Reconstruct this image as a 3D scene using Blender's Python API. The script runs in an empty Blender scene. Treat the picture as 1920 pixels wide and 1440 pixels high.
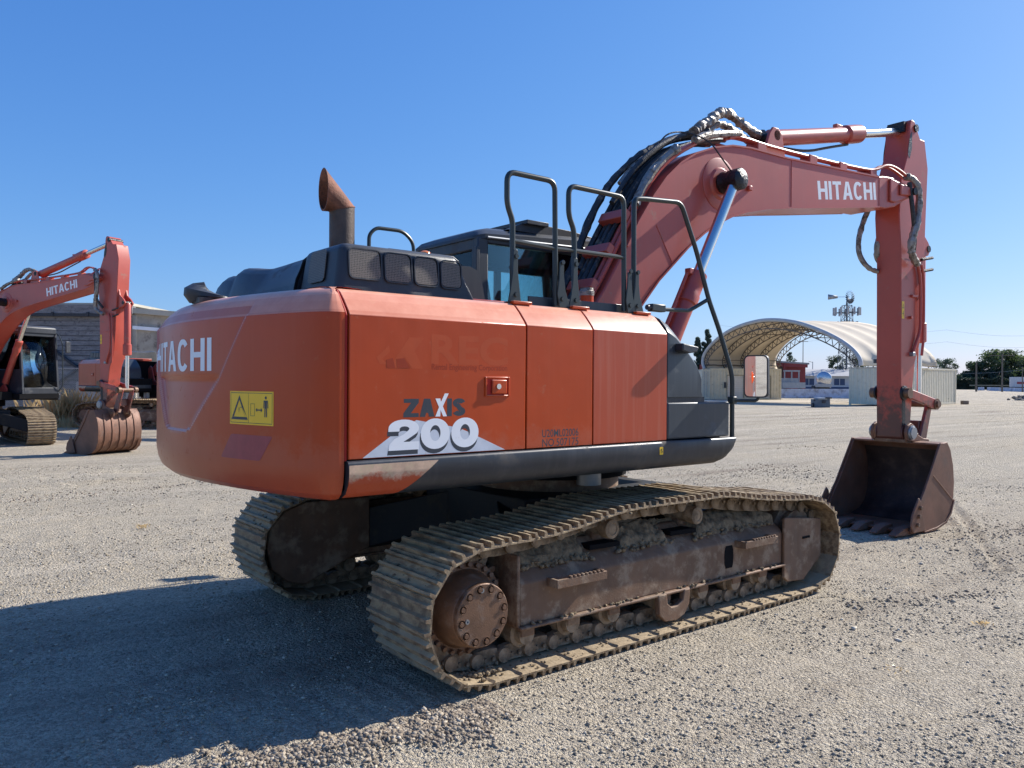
import bpy, bmesh, math, random
import numpy as np
from mathutils import Vector, Matrix, noise as mnoise
random.seed(7)
RNG = np.random.default_rng(11)
S = bpy.context.scene
COL = S.collection
R = math.radians

# ------------------------------------------------------------------ camera
CAM = Vector((-4.18208, -4.77917, 1.64619))
YAW, PIT, ROL, FPX = .89771, -.00383, .00641, 1490.23
f = Vector((math.cos(PIT)*math.cos(YAW), math.cos(PIT)*math.sin(YAW), math.sin(PIT)))
r = f.cross(Vector((0, 0, 1))).normalized(); u = r.cross(f)
r2 = r*math.cos(ROL)+u*math.sin(ROL); u2 = -r*math.sin(ROL)+u*math.cos(ROL)
cd = bpy.data.cameras.new('camera'); cam = bpy.data.objects.new('camera', cd); COL.objects.link(cam)
M = Matrix((r2, u2, -f)).transposed().to_4x4(); M.translation = CAM; cam.matrix_world = M
cd.sensor_width = 36; cd.lens = 36*FPX/1920; cd.clip_end = 3000; cd.clip_start = .05
S.camera = cam
# ------------------------------------------------------------------ sky and sun
SUN_EL, SUN_AZ = R(34.6), R(-8.5)         # azimuth from +X
SX, SY, SZ = math.cos(SUN_EL)*math.cos(SUN_AZ), math.cos(SUN_EL)*math.sin(SUN_AZ), math.sin(SUN_EL)
W = bpy.data.worlds.new('World'); S.world = W; W.use_nodes = True
nt = W.node_tree; bg = nt.nodes['Background']
sky = nt.nodes.new('ShaderNodeTexSky'); sky.sky_type = 'NISHITA'; sky.sun_disc = False
sky.sun_elevation = SUN_EL; sky.sun_rotation = math.pi/2-SUN_AZ
sky.altitude = 50; sky.air_density = 1.0; sky.dust_density = .5; sky.ozone_density = 3
# per-channel film response of the sky (a*c^p on every direction alike): the phone's deep blue
sp_ = nt.nodes.new('ShaderNodeSeparateColor'); cb_ = nt.nodes.new('ShaderNodeCombineColor'); nt.links.new(sky.outputs[0], sp_.inputs[0])
for i, (a, p) in enumerate(((1.05, 1.05), (1.07, .77), (1.31, .50))):
    m0 = nt.nodes.new('ShaderNodeMath'); m0.operation = 'MULTIPLY'; m0.inputs[1].default_value = .08
    m1 = nt.nodes.new('ShaderNodeMath'); m1.operation = 'POWER'; m1.inputs[1].default_value = p
    m2 = nt.nodes.new('ShaderNodeMath'); m2.operation = 'MULTIPLY'; m2.inputs[1].default_value = a/.1
    nt.links.new(sp_.outputs[i], m0.inputs[0]); nt.links.new(m0.outputs[0], m1.inputs[0]); nt.links.new(m1.outputs[0], m2.inputs[0]); nt.links.new(m2.outputs[0], cb_.inputs[i])
nt.links.new(cb_.outputs[0], bg.inputs[0]); bg.inputs[1].default_value = .0707
sl = bpy.data.lights.new('sun', 'SUN'); sl.energy = 5.0; sl.angle = R(.5); sl.color = (1, .955, .89)
so = bpy.data.objects.new('sun', sl); COL.objects.link(so)
so.rotation_euler = Vector((SX, SY, SZ)).to_track_quat('Z', 'Y').to_euler()
S.view_settings.view_transform = 'Standard'; S.view_settings.look = 'None'
S.view_settings.exposure = .5; S.view_settings.gamma = 1
S.render.engine = 'CYCLES'

# ------------------------------------------------------------------ mesh helpers
def V3(p): return Vector(p)
class MB:
    def __init__(s): s.v = []; s.f = []
    def add(s, vs, fs):
        n = len(s.v); s.v += [tuple(p) for p in vs]; s.f += [tuple(i+n for i in q) for q in fs]; return s
    def box(s, c, d, rot=None):
        x, y, z = d[0]/2, d[1]/2, d[2]/2
        P = [Vector((a*x, b*y, e*z)) for a in (-1, 1) for b in (-1, 1) for e in (-1, 1)]
        if rot is not None: P = [rot @ p for p in P]
        return s.add([p+Vector(c) for p in P], [(0,1,3,2),(4,6,7,5),(0,4,5,1),(2,3,7,6),(0,2,6,4),(1,5,7,3)])
    def bx(s, x0, x1, y0, y1, z0, z1):
        return s.box(((x0+x1)/2, (y0+y1)/2, (z0+z1)/2), (abs(x1-x0), abs(y1-y0), abs(z1-z0)))
    def prism(s, pts, a0, a1, ax='Y'):
        n = len(pts)
        def mk(p, a): return (p[0], a, p[1]) if ax == 'Y' else ((a, p[0], p[1]) if ax == 'X' else (p[0], p[1], a))
        vs = [mk(p, a0) for p in pts]+[mk(p, a1) for p in pts]
        fs = [tuple(range(n)), tuple(range(2*n-1, n-1, -1))]+[(i, i+n, (i+1) % n+n, (i+1) % n) for i in range(n)]
        return s.add(vs, fs)
    def rings(s, rr, closed=True, cap=True, loop=False):
        n = len(rr[0]); vs = [p for q in rr for p in q]; fs = []
        m = len(rr)
        for i in range(m if loop else m-1):
            for j in range(n if closed else n-1):
                a = i*n+j; b = i*n+(j+1) % n; c = ((i+1) % m)*n+(j+1) % n; d = ((i+1) % m)*n+j
                fs.append((a, b, c, d))
        if cap and not loop and closed: fs += [tuple(range(n-1, -1, -1)), tuple(range((m-1)*n, m*n))]
        return s.add(vs, fs)
    def cyl(s, p0, p1, r0, r1=None, n=20, cap=True):
        p0, p1 = V3(p0), V3(p1); d = (p1-p0).normalized(); r1 = r0 if r1 is None else r1
        a = d.orthogonal().normalized(); b = d.cross(a)
        return s.rings([[p+(a*math.cos(2*math.pi*k/n)+b*math.sin(2*math.pi*k/n))*q for k in range(n)] for p, q in ((p0, r0), (p1, r1))], cap=cap)
    def lathe(s, p0, d, prof, n=28):           # prof: (distance along d, radius)
        p0, d = V3(p0), V3(d).normalized(); a = d.orthogonal().normalized(); b = d.cross(a)
        return s.rings([[p0+d*t+(a*math.cos(2*math.pi*k/n)+b*math.sin(2*math.pi*k/n))*max(q, 1e-4) for k in range(n)] for t, q in prof])
    def tube(s, pts, r, n=8, wob=0, sy=1):
        P = [V3(p) for p in pts]; m = len(P)
        T = [(P[min(i+1, m-1)]-P[max(i-1, 0)]).normalized() for i in range(m)]
        a = T[0].orthogonal().normalized(); rr = []
        for i in range(m):
            a = (a-T[i]*a.dot(T[i])).normalized(); b = T[i].cross(a)
            q = r if not wob else r*(1+random.uniform(-wob, wob))
            rr.append([P[i]+(a*math.cos(2*math.pi*k/n)+b*math.sin(2*math.pi*k/n)*sy)*(q*(1+(random.uniform(-wob, wob)*.5 if wob else 0))) for k in range(n)])
        return s.rings(rr)
    def blob(s, c, r, sub=1, j=.25, sz=1):
        b = bmesh.new(); bmesh.ops.create_icosphere(b, subdivisions=sub, radius=1)
        vs = [(c[0]+v.co.x*r*(1+random.uniform(-j, j)), c[1]+v.co.y*r*(1+random.uniform(-j, j)), c[2]+v.co.z*r*sz*(1+random.uniform(-j, j))) for v in b.verts]
        fs = [tuple(v.index for v in q.verts) for q in b.faces]; b.free(); return s.add(vs, fs)
    def build(s, name, mat, parent=None, bevel=0, sharp=35, seg=2, solid=0, **kw):
        me = bpy.data.meshes.new(name); me.from_pydata(s.v, [], s.f); me.update()
        bm = bmesh.new(); bm.from_mesh(me); bmesh.ops.recalc_face_normals(bm, faces=bm.faces[:]); bm.to_mesh(me); bm.free()
        me.shade_smooth(); me.set_sharp_from_angle(angle=R(sharp))
        return link(name, me, mat, parent, bevel, seg, solid, **kw)
def link(name, me, mat, parent=None, bevel=0, seg=2, solid=0, **kw):
    o = bpy.data.objects.new(name, me); COL.objects.link(o)
    if mat is not None and not len(me.materials): me.materials.append(mat)
    if parent is not None: o.parent = parent
    if solid:
        m = o.modifiers.new('t', 'SOLIDIFY'); m.thickness = solid; m.offset = -1
    if bevel:
        m = o.modifiers.new('b', 'BEVEL'); m.width = bevel; m.segments = seg; m.limit_method = 'ANGLE'; m.angle_limit = R(30); m.harden_normals = False
    for k, v in kw.items(): o[k] = v
    return o
def smooth(pts, it=2):
    P = [V3(p) for p in pts]
    for _ in range(it):
        Q = [P[0]]
        for a, b in zip(P, P[1:]): Q += [a*.75+b*.25, a*.25+b*.75]
        Q.append(P[-1]); P = [Q[0]]+Q[2:-2]+[Q[-1]] if False else Q
    return P
def fillet(pts, rad, n=5):
    P = [V3(p) for p in pts]; out = [P[0]]
    for i in range(1, len(P)-1):
        a, b, c = P[i-1], P[i], P[i+1]; q = min(rad, (a-b).length*.45, (c-b).length*.45)
        s0 = b+(a-b).normalized()*q; s1 = b+(c-b).normalized()*q
        for k in range(n+1):
            t = k/n; out.append(s0*(1-t)**2+b*2*t*(1-t)+s1*t*t)
    out.append(P[-1]); return out
def thing(name, label, cat, loc=(0, 0, 0), rz=0, group=None, kind=None):
    o = bpy.data.objects.new(name, None); COL.objects.link(o); o.location = loc; o.rotation_euler = (0, 0, rz); o.empty_display_size = .1
    o['label'] = label; o['category'] = cat
    if group: o['group'] = group
    return o
def tag(o, label, cat, group=None):
    o['label'] = label; o['category'] = cat
    if group: o['group'] = group
    return o
def vnoise(x, y, seed=0):
    xi = np.floor(x).astype(np.int64); yi = np.floor(y).astype(np.int64); fx = x-xi; fy = y-yi
    fx = fx*fx*(3-2*fx); fy = fy*fy*(3-2*fy)
    def h(a, b):
        n = (a*374761393+b*668265263+seed*974634777) & 0xffffffff
        n = ((n ^ (n >> 13))*1274126177) & 0xffffffff
        return ((n ^ (n >> 16)) & 0xffff)/65535.
    return (h(xi, yi)*(1-fx)+h(xi+1, yi)*fx)*(1-fy)+(h(xi, yi+1)*(1-fx)+h(xi+1, yi+1)*fx)*fy
def fbm(x, y, o=4, seed=0):
    t = np.zeros_like(x); a = .5
    for k in range(o): t += a*(vnoise(x*2**k, y*2**k, seed+k)-.5); a *= .5
    return t

# ------------------------------------------------------------------ materials
def pbr(name, base, rough=.5, metal=0., var=.12, vscale=3., dirt=None, damt=.0, dscale=4., dz=None, bump=.0, bscale=60., streak=0., scol=(.6, .5, .42), spec=.5, coat=0., zdirt=None, stretch=None, up=None):
    m = bpy.data.materials.new(name); m.use_nodes = True; N = m.node_tree.nodes; L = m.node_tree.links
    b = N['Principled BSDF']; b.inputs['Roughness'].default_value = rough; b.inputs['Metallic'].default_value = metal
    b.inputs['Specular IOR Level'].default_value = spec; b.inputs['Coat Weight'].default_value = coat; b.inputs['Coat Roughness'].default_value = .16
    tc = N.new('ShaderNodeTexCoord')
    def noise(sc, det=5, mp=None, rgh=.6):
        n = N.new('ShaderNodeTexNoise'); n.inputs['Scale'].default_value = sc; n.inputs['Detail'].default_value = det; n.inputs['Roughness'].default_value = rgh
        if mp:
            q = N.new('ShaderNodeMapping'); q.inputs['Scale'].default_value = mp; L.new(tc.outputs['Object'], q.inputs[0]); L.new(q.outputs[0], n.inputs[0])
        else: L.new(tc.outputs['Object'], n.inputs[0])
        return n.outputs[0]
    def mix(fac, a, c, mode='MIX'):
        q = N.new('ShaderNodeMix'); q.data_type = 'RGBA'; q.blend_type = mode
        if isinstance(fac, float): q.inputs[0].default_value = fac
        else: L.new(fac, q.inputs[0])
        for i, w in ((6, a), (7, c)):
            if isinstance(w, tuple): q.inputs[i].default_value = (*w, 1)
            else: L.new(w, q.inputs[i])
        return q.outputs[2]
    def ramp(x, lo, hi, o0=0., o1=1.):
        q = N.new('ShaderNodeMapRange'); q.inputs[1].default_value = lo; q.inputs[2].default_value = hi; q.inputs[3].default_value = o0; q.inputs[4].default_value = o1; L.new(x, q.inputs[0]); return q.outputs[0]
    lo = tuple(c*(1-var) for c in base); hi = tuple(min(1, c*(1+var)) for c in base)
    c = mix(ramp(noise(vscale, 6, stretch), .3, .7), lo, hi)
    if streak:
        c = mix(ramp(noise(1, 4, (22, 22, .7)), .48, .75, 0, streak), c, scol)
    if dirt:
        fac = ramp(noise(dscale, 8, None, .7), .62-damt*.4, .72-damt*.3)
        c = mix(fac, c, dirt)
        q = ramp(fac, 0, 1, rough, .9); L.new(q, b.inputs['Roughness'])
    if zdirt:   # (z0,z1,col,amt): dirt that lies low on the part (splashes)
        sp = N.new('ShaderNodeSeparateXYZ'); L.new(tc.outputs['Object'], sp.inputs[0])
        zz = ramp(sp.outputs[2], zdirt[0], zdirt[1], 1, 0)
        mm = N.new('ShaderNodeMath'); mm.operation = 'ADD'; L.new(zz, mm.inputs[0]); L.new(ramp(noise(9, 8, None, .75), .3, .7, -.45, .45), mm.inputs[1])
        c = mix(ramp(mm.outputs[0], .35, .75, 0, zdirt[3]), c, zdirt[2])
    if up:      # paler on what faces up: settled dust, plus sunlight painted into some colours
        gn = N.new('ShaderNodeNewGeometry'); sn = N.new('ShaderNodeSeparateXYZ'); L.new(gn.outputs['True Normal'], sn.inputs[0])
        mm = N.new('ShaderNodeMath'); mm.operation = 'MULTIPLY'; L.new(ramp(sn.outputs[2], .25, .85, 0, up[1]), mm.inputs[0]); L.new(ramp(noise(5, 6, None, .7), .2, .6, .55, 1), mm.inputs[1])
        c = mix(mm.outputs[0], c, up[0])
    L.new(c, b.inputs['Base Color'])
    if bump:
        bp = N.new('ShaderNodeBump'); bp.inputs['Strength'].default_value = bump; bp.inputs['Distance'].default_value = .01
        L.new(noise(bscale, 6 if bscale > 5 else 2), bp.inputs['Height']); L.new(bp.outputs[0], b.inputs['Normal'])
        if coat: bp.inputs['Distance'].default_value = .05; L.new(bp.outputs[0], b.inputs['Coat Normal'])
    return m
RED = pbr('orange_paint', (.46, .055, .006), .36, var=.08, vscale=1.2, streak=.10, scol=(.50, .13, .06), dirt=(.44, .10, .04), damt=.03, dscale=14, coat=.12, spec=.3, bump=.10, bscale=2.6, zdirt=(1.24, 1.46, (.47, .13, .07), .35), up=((.95, .46, .30), 1.))  # upward faces go peach: sunlit tops painted in with the dust
BOOMRED = pbr('boom_paint', (.44, .070, .045), .42, var=.10, vscale=1.5, streak=.12, scol=(.42, .15, .11), dirt=(.35, .15, .11), damt=.06, dscale=5, coat=.2)
ARMRED = pbr('arm_paint', (.44, .070, .045), .42, var=.10, vscale=1.5, dirt=(.33, .15, .11), damt=.06, dscale=5, coat=.2, zdirt=(1.0, 1.95, (.065, .042, .034), .85))
SEAM = pbr('seam_red', (.40, .015, .006), .7)
BLK = pbr('black_plastic', (.024, .028, .036), .42, var=.2, dirt=(.09, .09, .09), damt=.08, dscale=3, streak=.14, scol=(.10, .10, .105), bump=.15, bscale=400, up=((.13, .13, .13), .6))
UNDER = pbr('undercarriage_black', (.012, .012, .013), .7, var=.3, dirt=(.05, .04, .03), damt=.2, dscale=4)
SKIRTB = pbr('skirt_black', (.026, .030, .038), .38, var=.2, streak=.3, scol=(.10, .10, .105), dirt=(.09, .08, .07), damt=.12, dscale=3)
RAIL = pbr('rail_paint', (.028, .036, .034), .35, var=.25)
DARK = pbr('dark_inside', (.010, .010, .011), .9, spec=.1)
TANK = pbr('grey_panel', (.033, .042, .052), .36, var=.12, dirt=(.11, .12, .13), damt=.10, dscale=2.5, streak=.2, scol=(.10, .11, .12))
DUST = (.30, .225, .155)
SHOE = pbr('track_steel', (.22, .145, .085), .55, .2, var=.45, vscale=9, up=((.52, .41, .26), .75), dirt=(.40, .30, .18), damt=.45, dscale=9, bump=.5, bscale=45)  # upward shoe faces go tan: sun strip put into the dust colour
LINK = pbr('link_steel', (.20, .14, .085), .75, .1, var=.4, vscale=12, dirt=(.36, .27, .18), damt=.5, dscale=10, bump=.6, bscale=60)
FRAME = pbr('frame_steel', (.185, .105, .062), .66, .15, var=.25, vscale=5, dirt=(.34, .25, .17), damt=.30, dscale=6, streak=.35, scol=(.20, .15, .11), bump=.25, bscale=90)
HUB = pbr('hub_steel', (.19, .105, .062), .5, .3, var=.3, vscale=6, dirt=(.25, .17, .12), damt=.22, dscale=10, bump=.2, bscale=120)
MUD = pbr('dried_mud', (.24, .18, .11), .95, var=.45, vscale=25, bump=.8, bscale=90)
BUCK = pbr('bucket_steel', (.19, .090, .055), .55, .2, var=.3, vscale=3, dirt=(.19, .12, .09), damt=.2, dscale=5, streak=.2, scol=(.20, .13, .10), bump=.25, bscale=70)
BUCKIN = pbr('bucket_inside_steel', (.05, .032, .028), .6, .3, var=.5, vscale=4, dirt=(.12, .08, .06), damt=.2, dscale=4, bump=.3, bscale=50)
CHROME = pbr('chrome', (.74, .72, .67), .22, 1., var=.05)
GREASE = pbr('black_grease', (.006, .006, .008), .35, var=.4, vscale=30, bump=1, bscale=40)
HOSE = pbr('rubber_hose', (.02, .02, .022), .5, var=.4, vscale=12, dirt=(.16, .13, .10), damt=.2, dscale=18, bump=.4, bscale=60)
WRAP = pbr('silver_wrap', (.30, .27, .24), .42, .45, var=.35, vscale=14, dirt=(.09, .075, .06), damt=.3, dscale=10, bump=.9, bscale=32)
EXH = pbr('exhaust_pipe', (.085, .060, .048), .55, .3, var=.3, vscale=9, dirt=(.13, .055, .035), damt=.2, dscale=7, bump=.3, bscale=90)
EXHRUST = pbr('rusty_pipe', (.20, .075, .04), .75, .1, var=.45, vscale=12, bump=.5, bscale=80)
WHITE = pbr('white_decal', (.84, .85, .86), .4, var=.04, dirt=(.5, .42, .38), damt=.06)
GREYD = pbr('grey_decal', (.60, .63, .68), .4, var=.12, vscale=8, dirt=(.40, .30, .26), damt=.1)
DKDEC = pbr('dark_decal', (.035, .042, .055), .45, var=.08)
YEL = pbr('yellow_decal', (.92, .56, .02), .4, var=.05)
REFL = pbr('faded_reflector', (.30, .035, .055), .3, var=.12, vscale=20, streak=.4, scol=(.40, .06, .07))
GHOST = pbr('ghost_lettering', (.48, .070, .014), .38, coat=.12, spec=.3, var=.1)
GHOST2 = pbr('ghost_lettering_dark', (.34, .036, .005), .36, coat=.12, spec=.3, var=.15)
CREAM = pbr('worn_patch', (.60, .40, .27), .6, var=.3, vscale=12, dirt=(.55, .42, .26), damt=.3, dscale=14, zdirt=(1.13, 1.225, (.44, .07, .02), 1.))
AMBER = pbr('amber_lens', (.85, .22, .02), .2, var=.0)
STEELG = pbr('grey_steel', (.30, .31, .32), .4, .6)
def grille():
    m = pbr('mesh_grille', (.05, .05, .055), .5, .2); N = m.node_tree.nodes; L = m.node_tree.links
    tc = N.new('ShaderNodeTexCoord'); v = N.new('ShaderNodeTexVoronoi'); v.inputs['Scale'].default_value = 110; v.inputs['Randomness'].default_value = .15
    L.new(tc.outputs['Object'], v.inputs[0]); r_ = N.new('ShaderNodeMapRange'); r_.inputs[1].default_value = .2; r_.inputs[2].default_value = .5
    L.new(v.outputs[0], r_.inputs[0]); q = N.new('ShaderNodeMix'); q.data_type = 'RGBA'; L.new(r_.outputs[0], q.inputs[0])
    q.inputs[6].default_value = (.008, .008, .009, 1); q.inputs[7].default_value = (.17, .145, .12, 1); L.new(q.outputs[2], N['Principled BSDF'].inputs['Base Color']); return m
GRILL = grille()
def glass():
    m = bpy.data.materials.new('window_glass'); m.use_nodes = True; N = m.node_tree.nodes; L = m.node_tree.links; N.clear()
    o = N.new('ShaderNodeOutputMaterial'); t = N.new('ShaderNodeBsdfTransparent'); t.inputs[0].default_value = (.74, .88, .88, 1)
    g = N.new('ShaderNodeBsdfGlossy'); g.inputs['Roughness'].default_value = .03; g.inputs[0].default_value = (.9, .95, 1, 1)
    fr = N.new('ShaderNodeFresnel'); fr.inputs[0].default_value = 1.5; mx = N.new('ShaderNodeMixShader')
    L.new(fr.outputs[0], mx.inputs[0]); L.new(t.outputs[0], mx.inputs[1]); L.new(g.outputs[0], mx.inputs[2]); L.new(mx.outputs[0], o.inputs[0]); return m
GLASS = glass()
MIRROR = pbr('mirror_glass', (.92, .93, .95), .015, 1., var=0)
SEATM = pbr('cab_trim', (.035, .033, .032), .8)

# ------------------------------------------------------------------ lettering
def arc(cx, cy, rx, ry, a0, a1, n=16, p=2.3):
    o = []
    for k in range(n+1):
        a = R(a0+(a1-a0)*k/n); c, s_ = math.cos(a), math.sin(a)
        o.append((cx+rx*math.copysign(abs(c)**(2/p), c), cy+ry*math.copysign(abs(s_)**(2/p), s_)))
    return o
def stroke(path, w):
    P = [Vector((*p, 0)) for p in path]; a, b = [], []
    for i in range(len(P)):
        t = (P[min(i+1, len(P)-1)]-P[max(i-1, 0)]).normalized(); n = Vector((-t.y, t.x, 0))*w/2
        a.append((P[i]+n)[:2]); b.append((P[i]-n)[:2])
    return a+b[::-1]
def glyph(ch, w, k=.20):    # polygons in a cell w wide and 1 high; k = stem width
    if ch == 'I': return [[(0, 0), (k, 0), (k, 1), (0, 1)]], k
    if ch == 'H':
        q = k*.42
        return [[(0, 0), (k, 0), (k, .5-q), (w-k, .5-q), (w-k, 0), (w, 0), (w, 1), (w-k, 1), (w-k, .5+q), (k, .5+q), (k, 1), (0, 1)]], w
    if ch == 'T':
        q = k*.85; return [[(w/2-k/2, 0), (w/2+k/2, 0), (w/2+k/2, 1-q), (w, 1-q), (w, 1), (0, 1), (0, 1-q), (w/2-k/2, 1-q)]], w
    if ch == 'A':
        k2 = k*1.1; return [[(0, 0), (k2, 0), (k2+.055, .22), (w-k2-.055, .22), (w-k2, 0), (w, 0), (w/2+k*.62, 1), (w/2-k*.62, 1)],
                  [(k2+.10, .38), (w-k2-.10, .38), (w/2, .84)]], w
    if ch == 'C': return [arc(w/2, .5, w/2, .515, 38, 322, 22)+arc(w/2, .5, w/2-k, .515-k*.85, 318, 42, 22)], w
    if ch == 'Z': return [[(0, 0), (w, 0), (w, .22), (k*1.45, .22), (w, .78), (w, 1), (.02, 1), (.02, .78), (w-k*1.5, .78), (0, .22)]], w
    if ch == 'X': return [[(0, 0), (.27, 0), (w*.47, .36), (w*.72, 0), (w+.04, 0), (w*.68, .56), (w*1.22, 1.28), (w*.86, 1.28), (w*.50, .80), (.27, 1), (0.0, 1), (w*.33, .52)]], w
    if ch == 'S':
        p = arc(w/2, .745, w/2-k/2, .255-k/2+.03, -5, 200, 12, 2)[0:]
        p = [(x, y) for x, y in arc(w/2, .735, w/2-k/2, .265-k/2, 8, 250, 14, 2)]+[(x, y) for x, y in arc(w/2, .265, w/2-k/2, .265-k/2, 70, -172, 14, 2)]
        return [stroke(p, k)], w
    if ch == '0': return [arc(w/2, .5, w/2, .52, 0, 350, 30, 2.1), arc(w/2, .52, w*.18, .27, 0, 350, 24, 2.0)], w
    if ch == '2':
        return [[(0, 0), (w, 0), (w, .27), (w*.48, .27), (w*.70, .40), (w*.93, .55)]+arc(w*.5, .71, w*.5, .30, -10, 180, 14, 2.1)+[(0, .62), (w*.36, .62)]
                +arc(w*.52, .70, w*.16, .085, 170, -30, 8, 2)+[(w*.50, .52), (w*.2, .38), (.03, .2)]], w
    return [], w*.5
def letters(word, h, widths, gap, k=.20, slant=0.):
    polys = []; x = 0
    for i, ch in enumerate(word):
        ps, w = glyph(ch, widths.get(ch, .6), k)
        for p in ps: polys.append([((x+a+b*slant)*h, b*h) for a, b in p])
        x += w+gap
    return polys, (x-gap)*h
def poly_mesh(name, polys, ext=.0001):
    ext = ext if ext > .001 else .0001
    c = bpy.data.curves.new(name, 'CURVE'); c.dimensions = '2D'; c.fill_mode = 'BOTH'; c.extrude = ext
    for p in polys:
        s_ = c.splines.new('POLY'); s_.points.add(len(p)-1)
        for q, (x, y) in zip(s_.points, p): q.co = (x, y, 0, 1)
        s_.use_cyclic_u = True
    o = bpy.data.objects.new(name, c); me = bpy.data.meshes.new_from_object(o); me.name = name
    bpy.data.objects.remove(o); bpy.data.curves.remove(c); return me
def font_mesh(name, text, size, offset=0., ext=.001, space=1.):
    c = bpy.data.curves.new(name, 'FONT'); c.body = text; c.size = size; c.offset = offset; c.extrude = .0001; c.resolution_u = 4; c.space_character = space
    o = bpy.data.objects.new(name, c); me = bpy.data.meshes.new_from_object(o); me.name = name
    bpy.data.objects.remove(o); bpy.data.curves.remove(c); return me
def place(name, me, mat, parent, o0, ex, ey, sx=1., sy=1.):
    ob = link(name, me, mat, parent); ex, ey = V3(ex), V3(ey); ez = ex.cross(ey).normalized()
    m = Matrix((ex*sx, ey*sy, ez)).transposed().to_4x4(); m.translation = V3(o0); ob.matrix_local = m; return ob

# ================================================================== EXCAVATOR
EX = thing('excavator', 'large orange tracked excavator in the foreground, rusty exhaust stack, bucket on the gravel', 'excavator')
# ---- crawler tracks
LOOP = [(-1.60, .03), (1.52, .03), (1.74, .075), (1.86, .18), (1.915, .33), (1.90, .49), (1.83, .61), (1.70, .69), (1.52, .735), (1.27, .75), (.98, .775), (.74, .805), (.49, .845), (.32, .855), (.14, .848), (-.23, .853), (-.45, .852), (-.60, .845), (-.75, .825),
        (-.96, .79), (-1.14, .768), (-1.31, .757), (-1.5, .755), (-1.66, .75), (-1.80, .725), (-1.91, .655), (-1.985, .55), (-2.01, .42), (-2.00, .30), (-1.955, .19), (-1.87, .10), (-1.76, .05)]
def loop_points(n):
    P = [Vector(p) for p in LOOP]; m = len(P); d = [0]
    for i in range(m): d.append(d[-1]+(P[(i+1) % m]-P[i]).length)
    out = []
    for k in range(n):
        t = d[-1]*k/n; i = max(j for j in range(m) if d[j] <= t+1e-9); a = (t-d[i])/(d[i+1]-d[i]); out.append(P[i].lerp(P[(i+1) % m], a))
    return out
NS = 46
LP = loop_points(NS)
def shoe_mesh():
    p = .0945
    prof = [(-p-.012, .006), (-p+.012, 0), (p-.01, 0), (p+.004, -.010), (p+.004, .001), (p-.004, .011),
            (.084, .011), (.079, .038), (.064, .040), (.058, .012), (.036, .011), (.014, .012), (.009, .039), (-.006, .039), (-.012, .012), (-.035, .011), (-.056, .012), (-.061, .039), (-.076, .038), (-.082, .013), (-p-.010, .016)]
    m = MB(); m.prism(prof, -.308, .308); me = bpy.data.meshes.new('track_shoe'); me.from_pydata(m.v, [], m.f)
    b = bmesh.new(); b.from_mesh(me); bmesh.ops.recalc_face_normals(b, faces=b.faces[:])
    bmesh.ops.subdivide_edges(b, edges=[e for e in b.edges if abs(e.verts[0].co.y-e.verts[1].co.y) > .3], cuts=15)
    for v in b.verts:
        v.co.z += (.007 if v.co.z < .02 else .0035)*mnoise.noise(v.co*31); v.co.x += .003*mnoise.noise(v.co*23)
        if abs(abs(v.co.y)-.308) < .001 and v.co.z > .02: v.co.y *= .985
    b.to_mesh(me); b.free(); me.shade_smooth(); me.set_sharp_from_angle(angle=R(30)); me.materials.append(SHOE); return me
def link_mesh():
    m = MB()
    for s_ in (-1, 1):
        y = s_*.085
        m.prism([(-.10, -.012), (.085, -.012), (.088, -.05), (.075, -.098), (.03, -.104), (-.03, -.104), (-.075, -.098), (-.105, -.062)], y-.02, y+.02)
        m.cyl((-.075, y+s_*.018, -.056), (-.075, y+s_*.045, -.056), .043, n=14)
        for q in (-.01, .045): m.cyl((q, y+s_*.02, -.045), (q, y+s_*.034, -.045), .014, n=6)
    m.cyl((-.078, -.09, -.056), (-.078, .09, -.056), .03, n=10)
    o = m.build('track_link', LINK); me = o.data; bpy.data.objects.remove(o); return me
SHM, LKM = shoe_mesh(), link_mesh()
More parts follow.
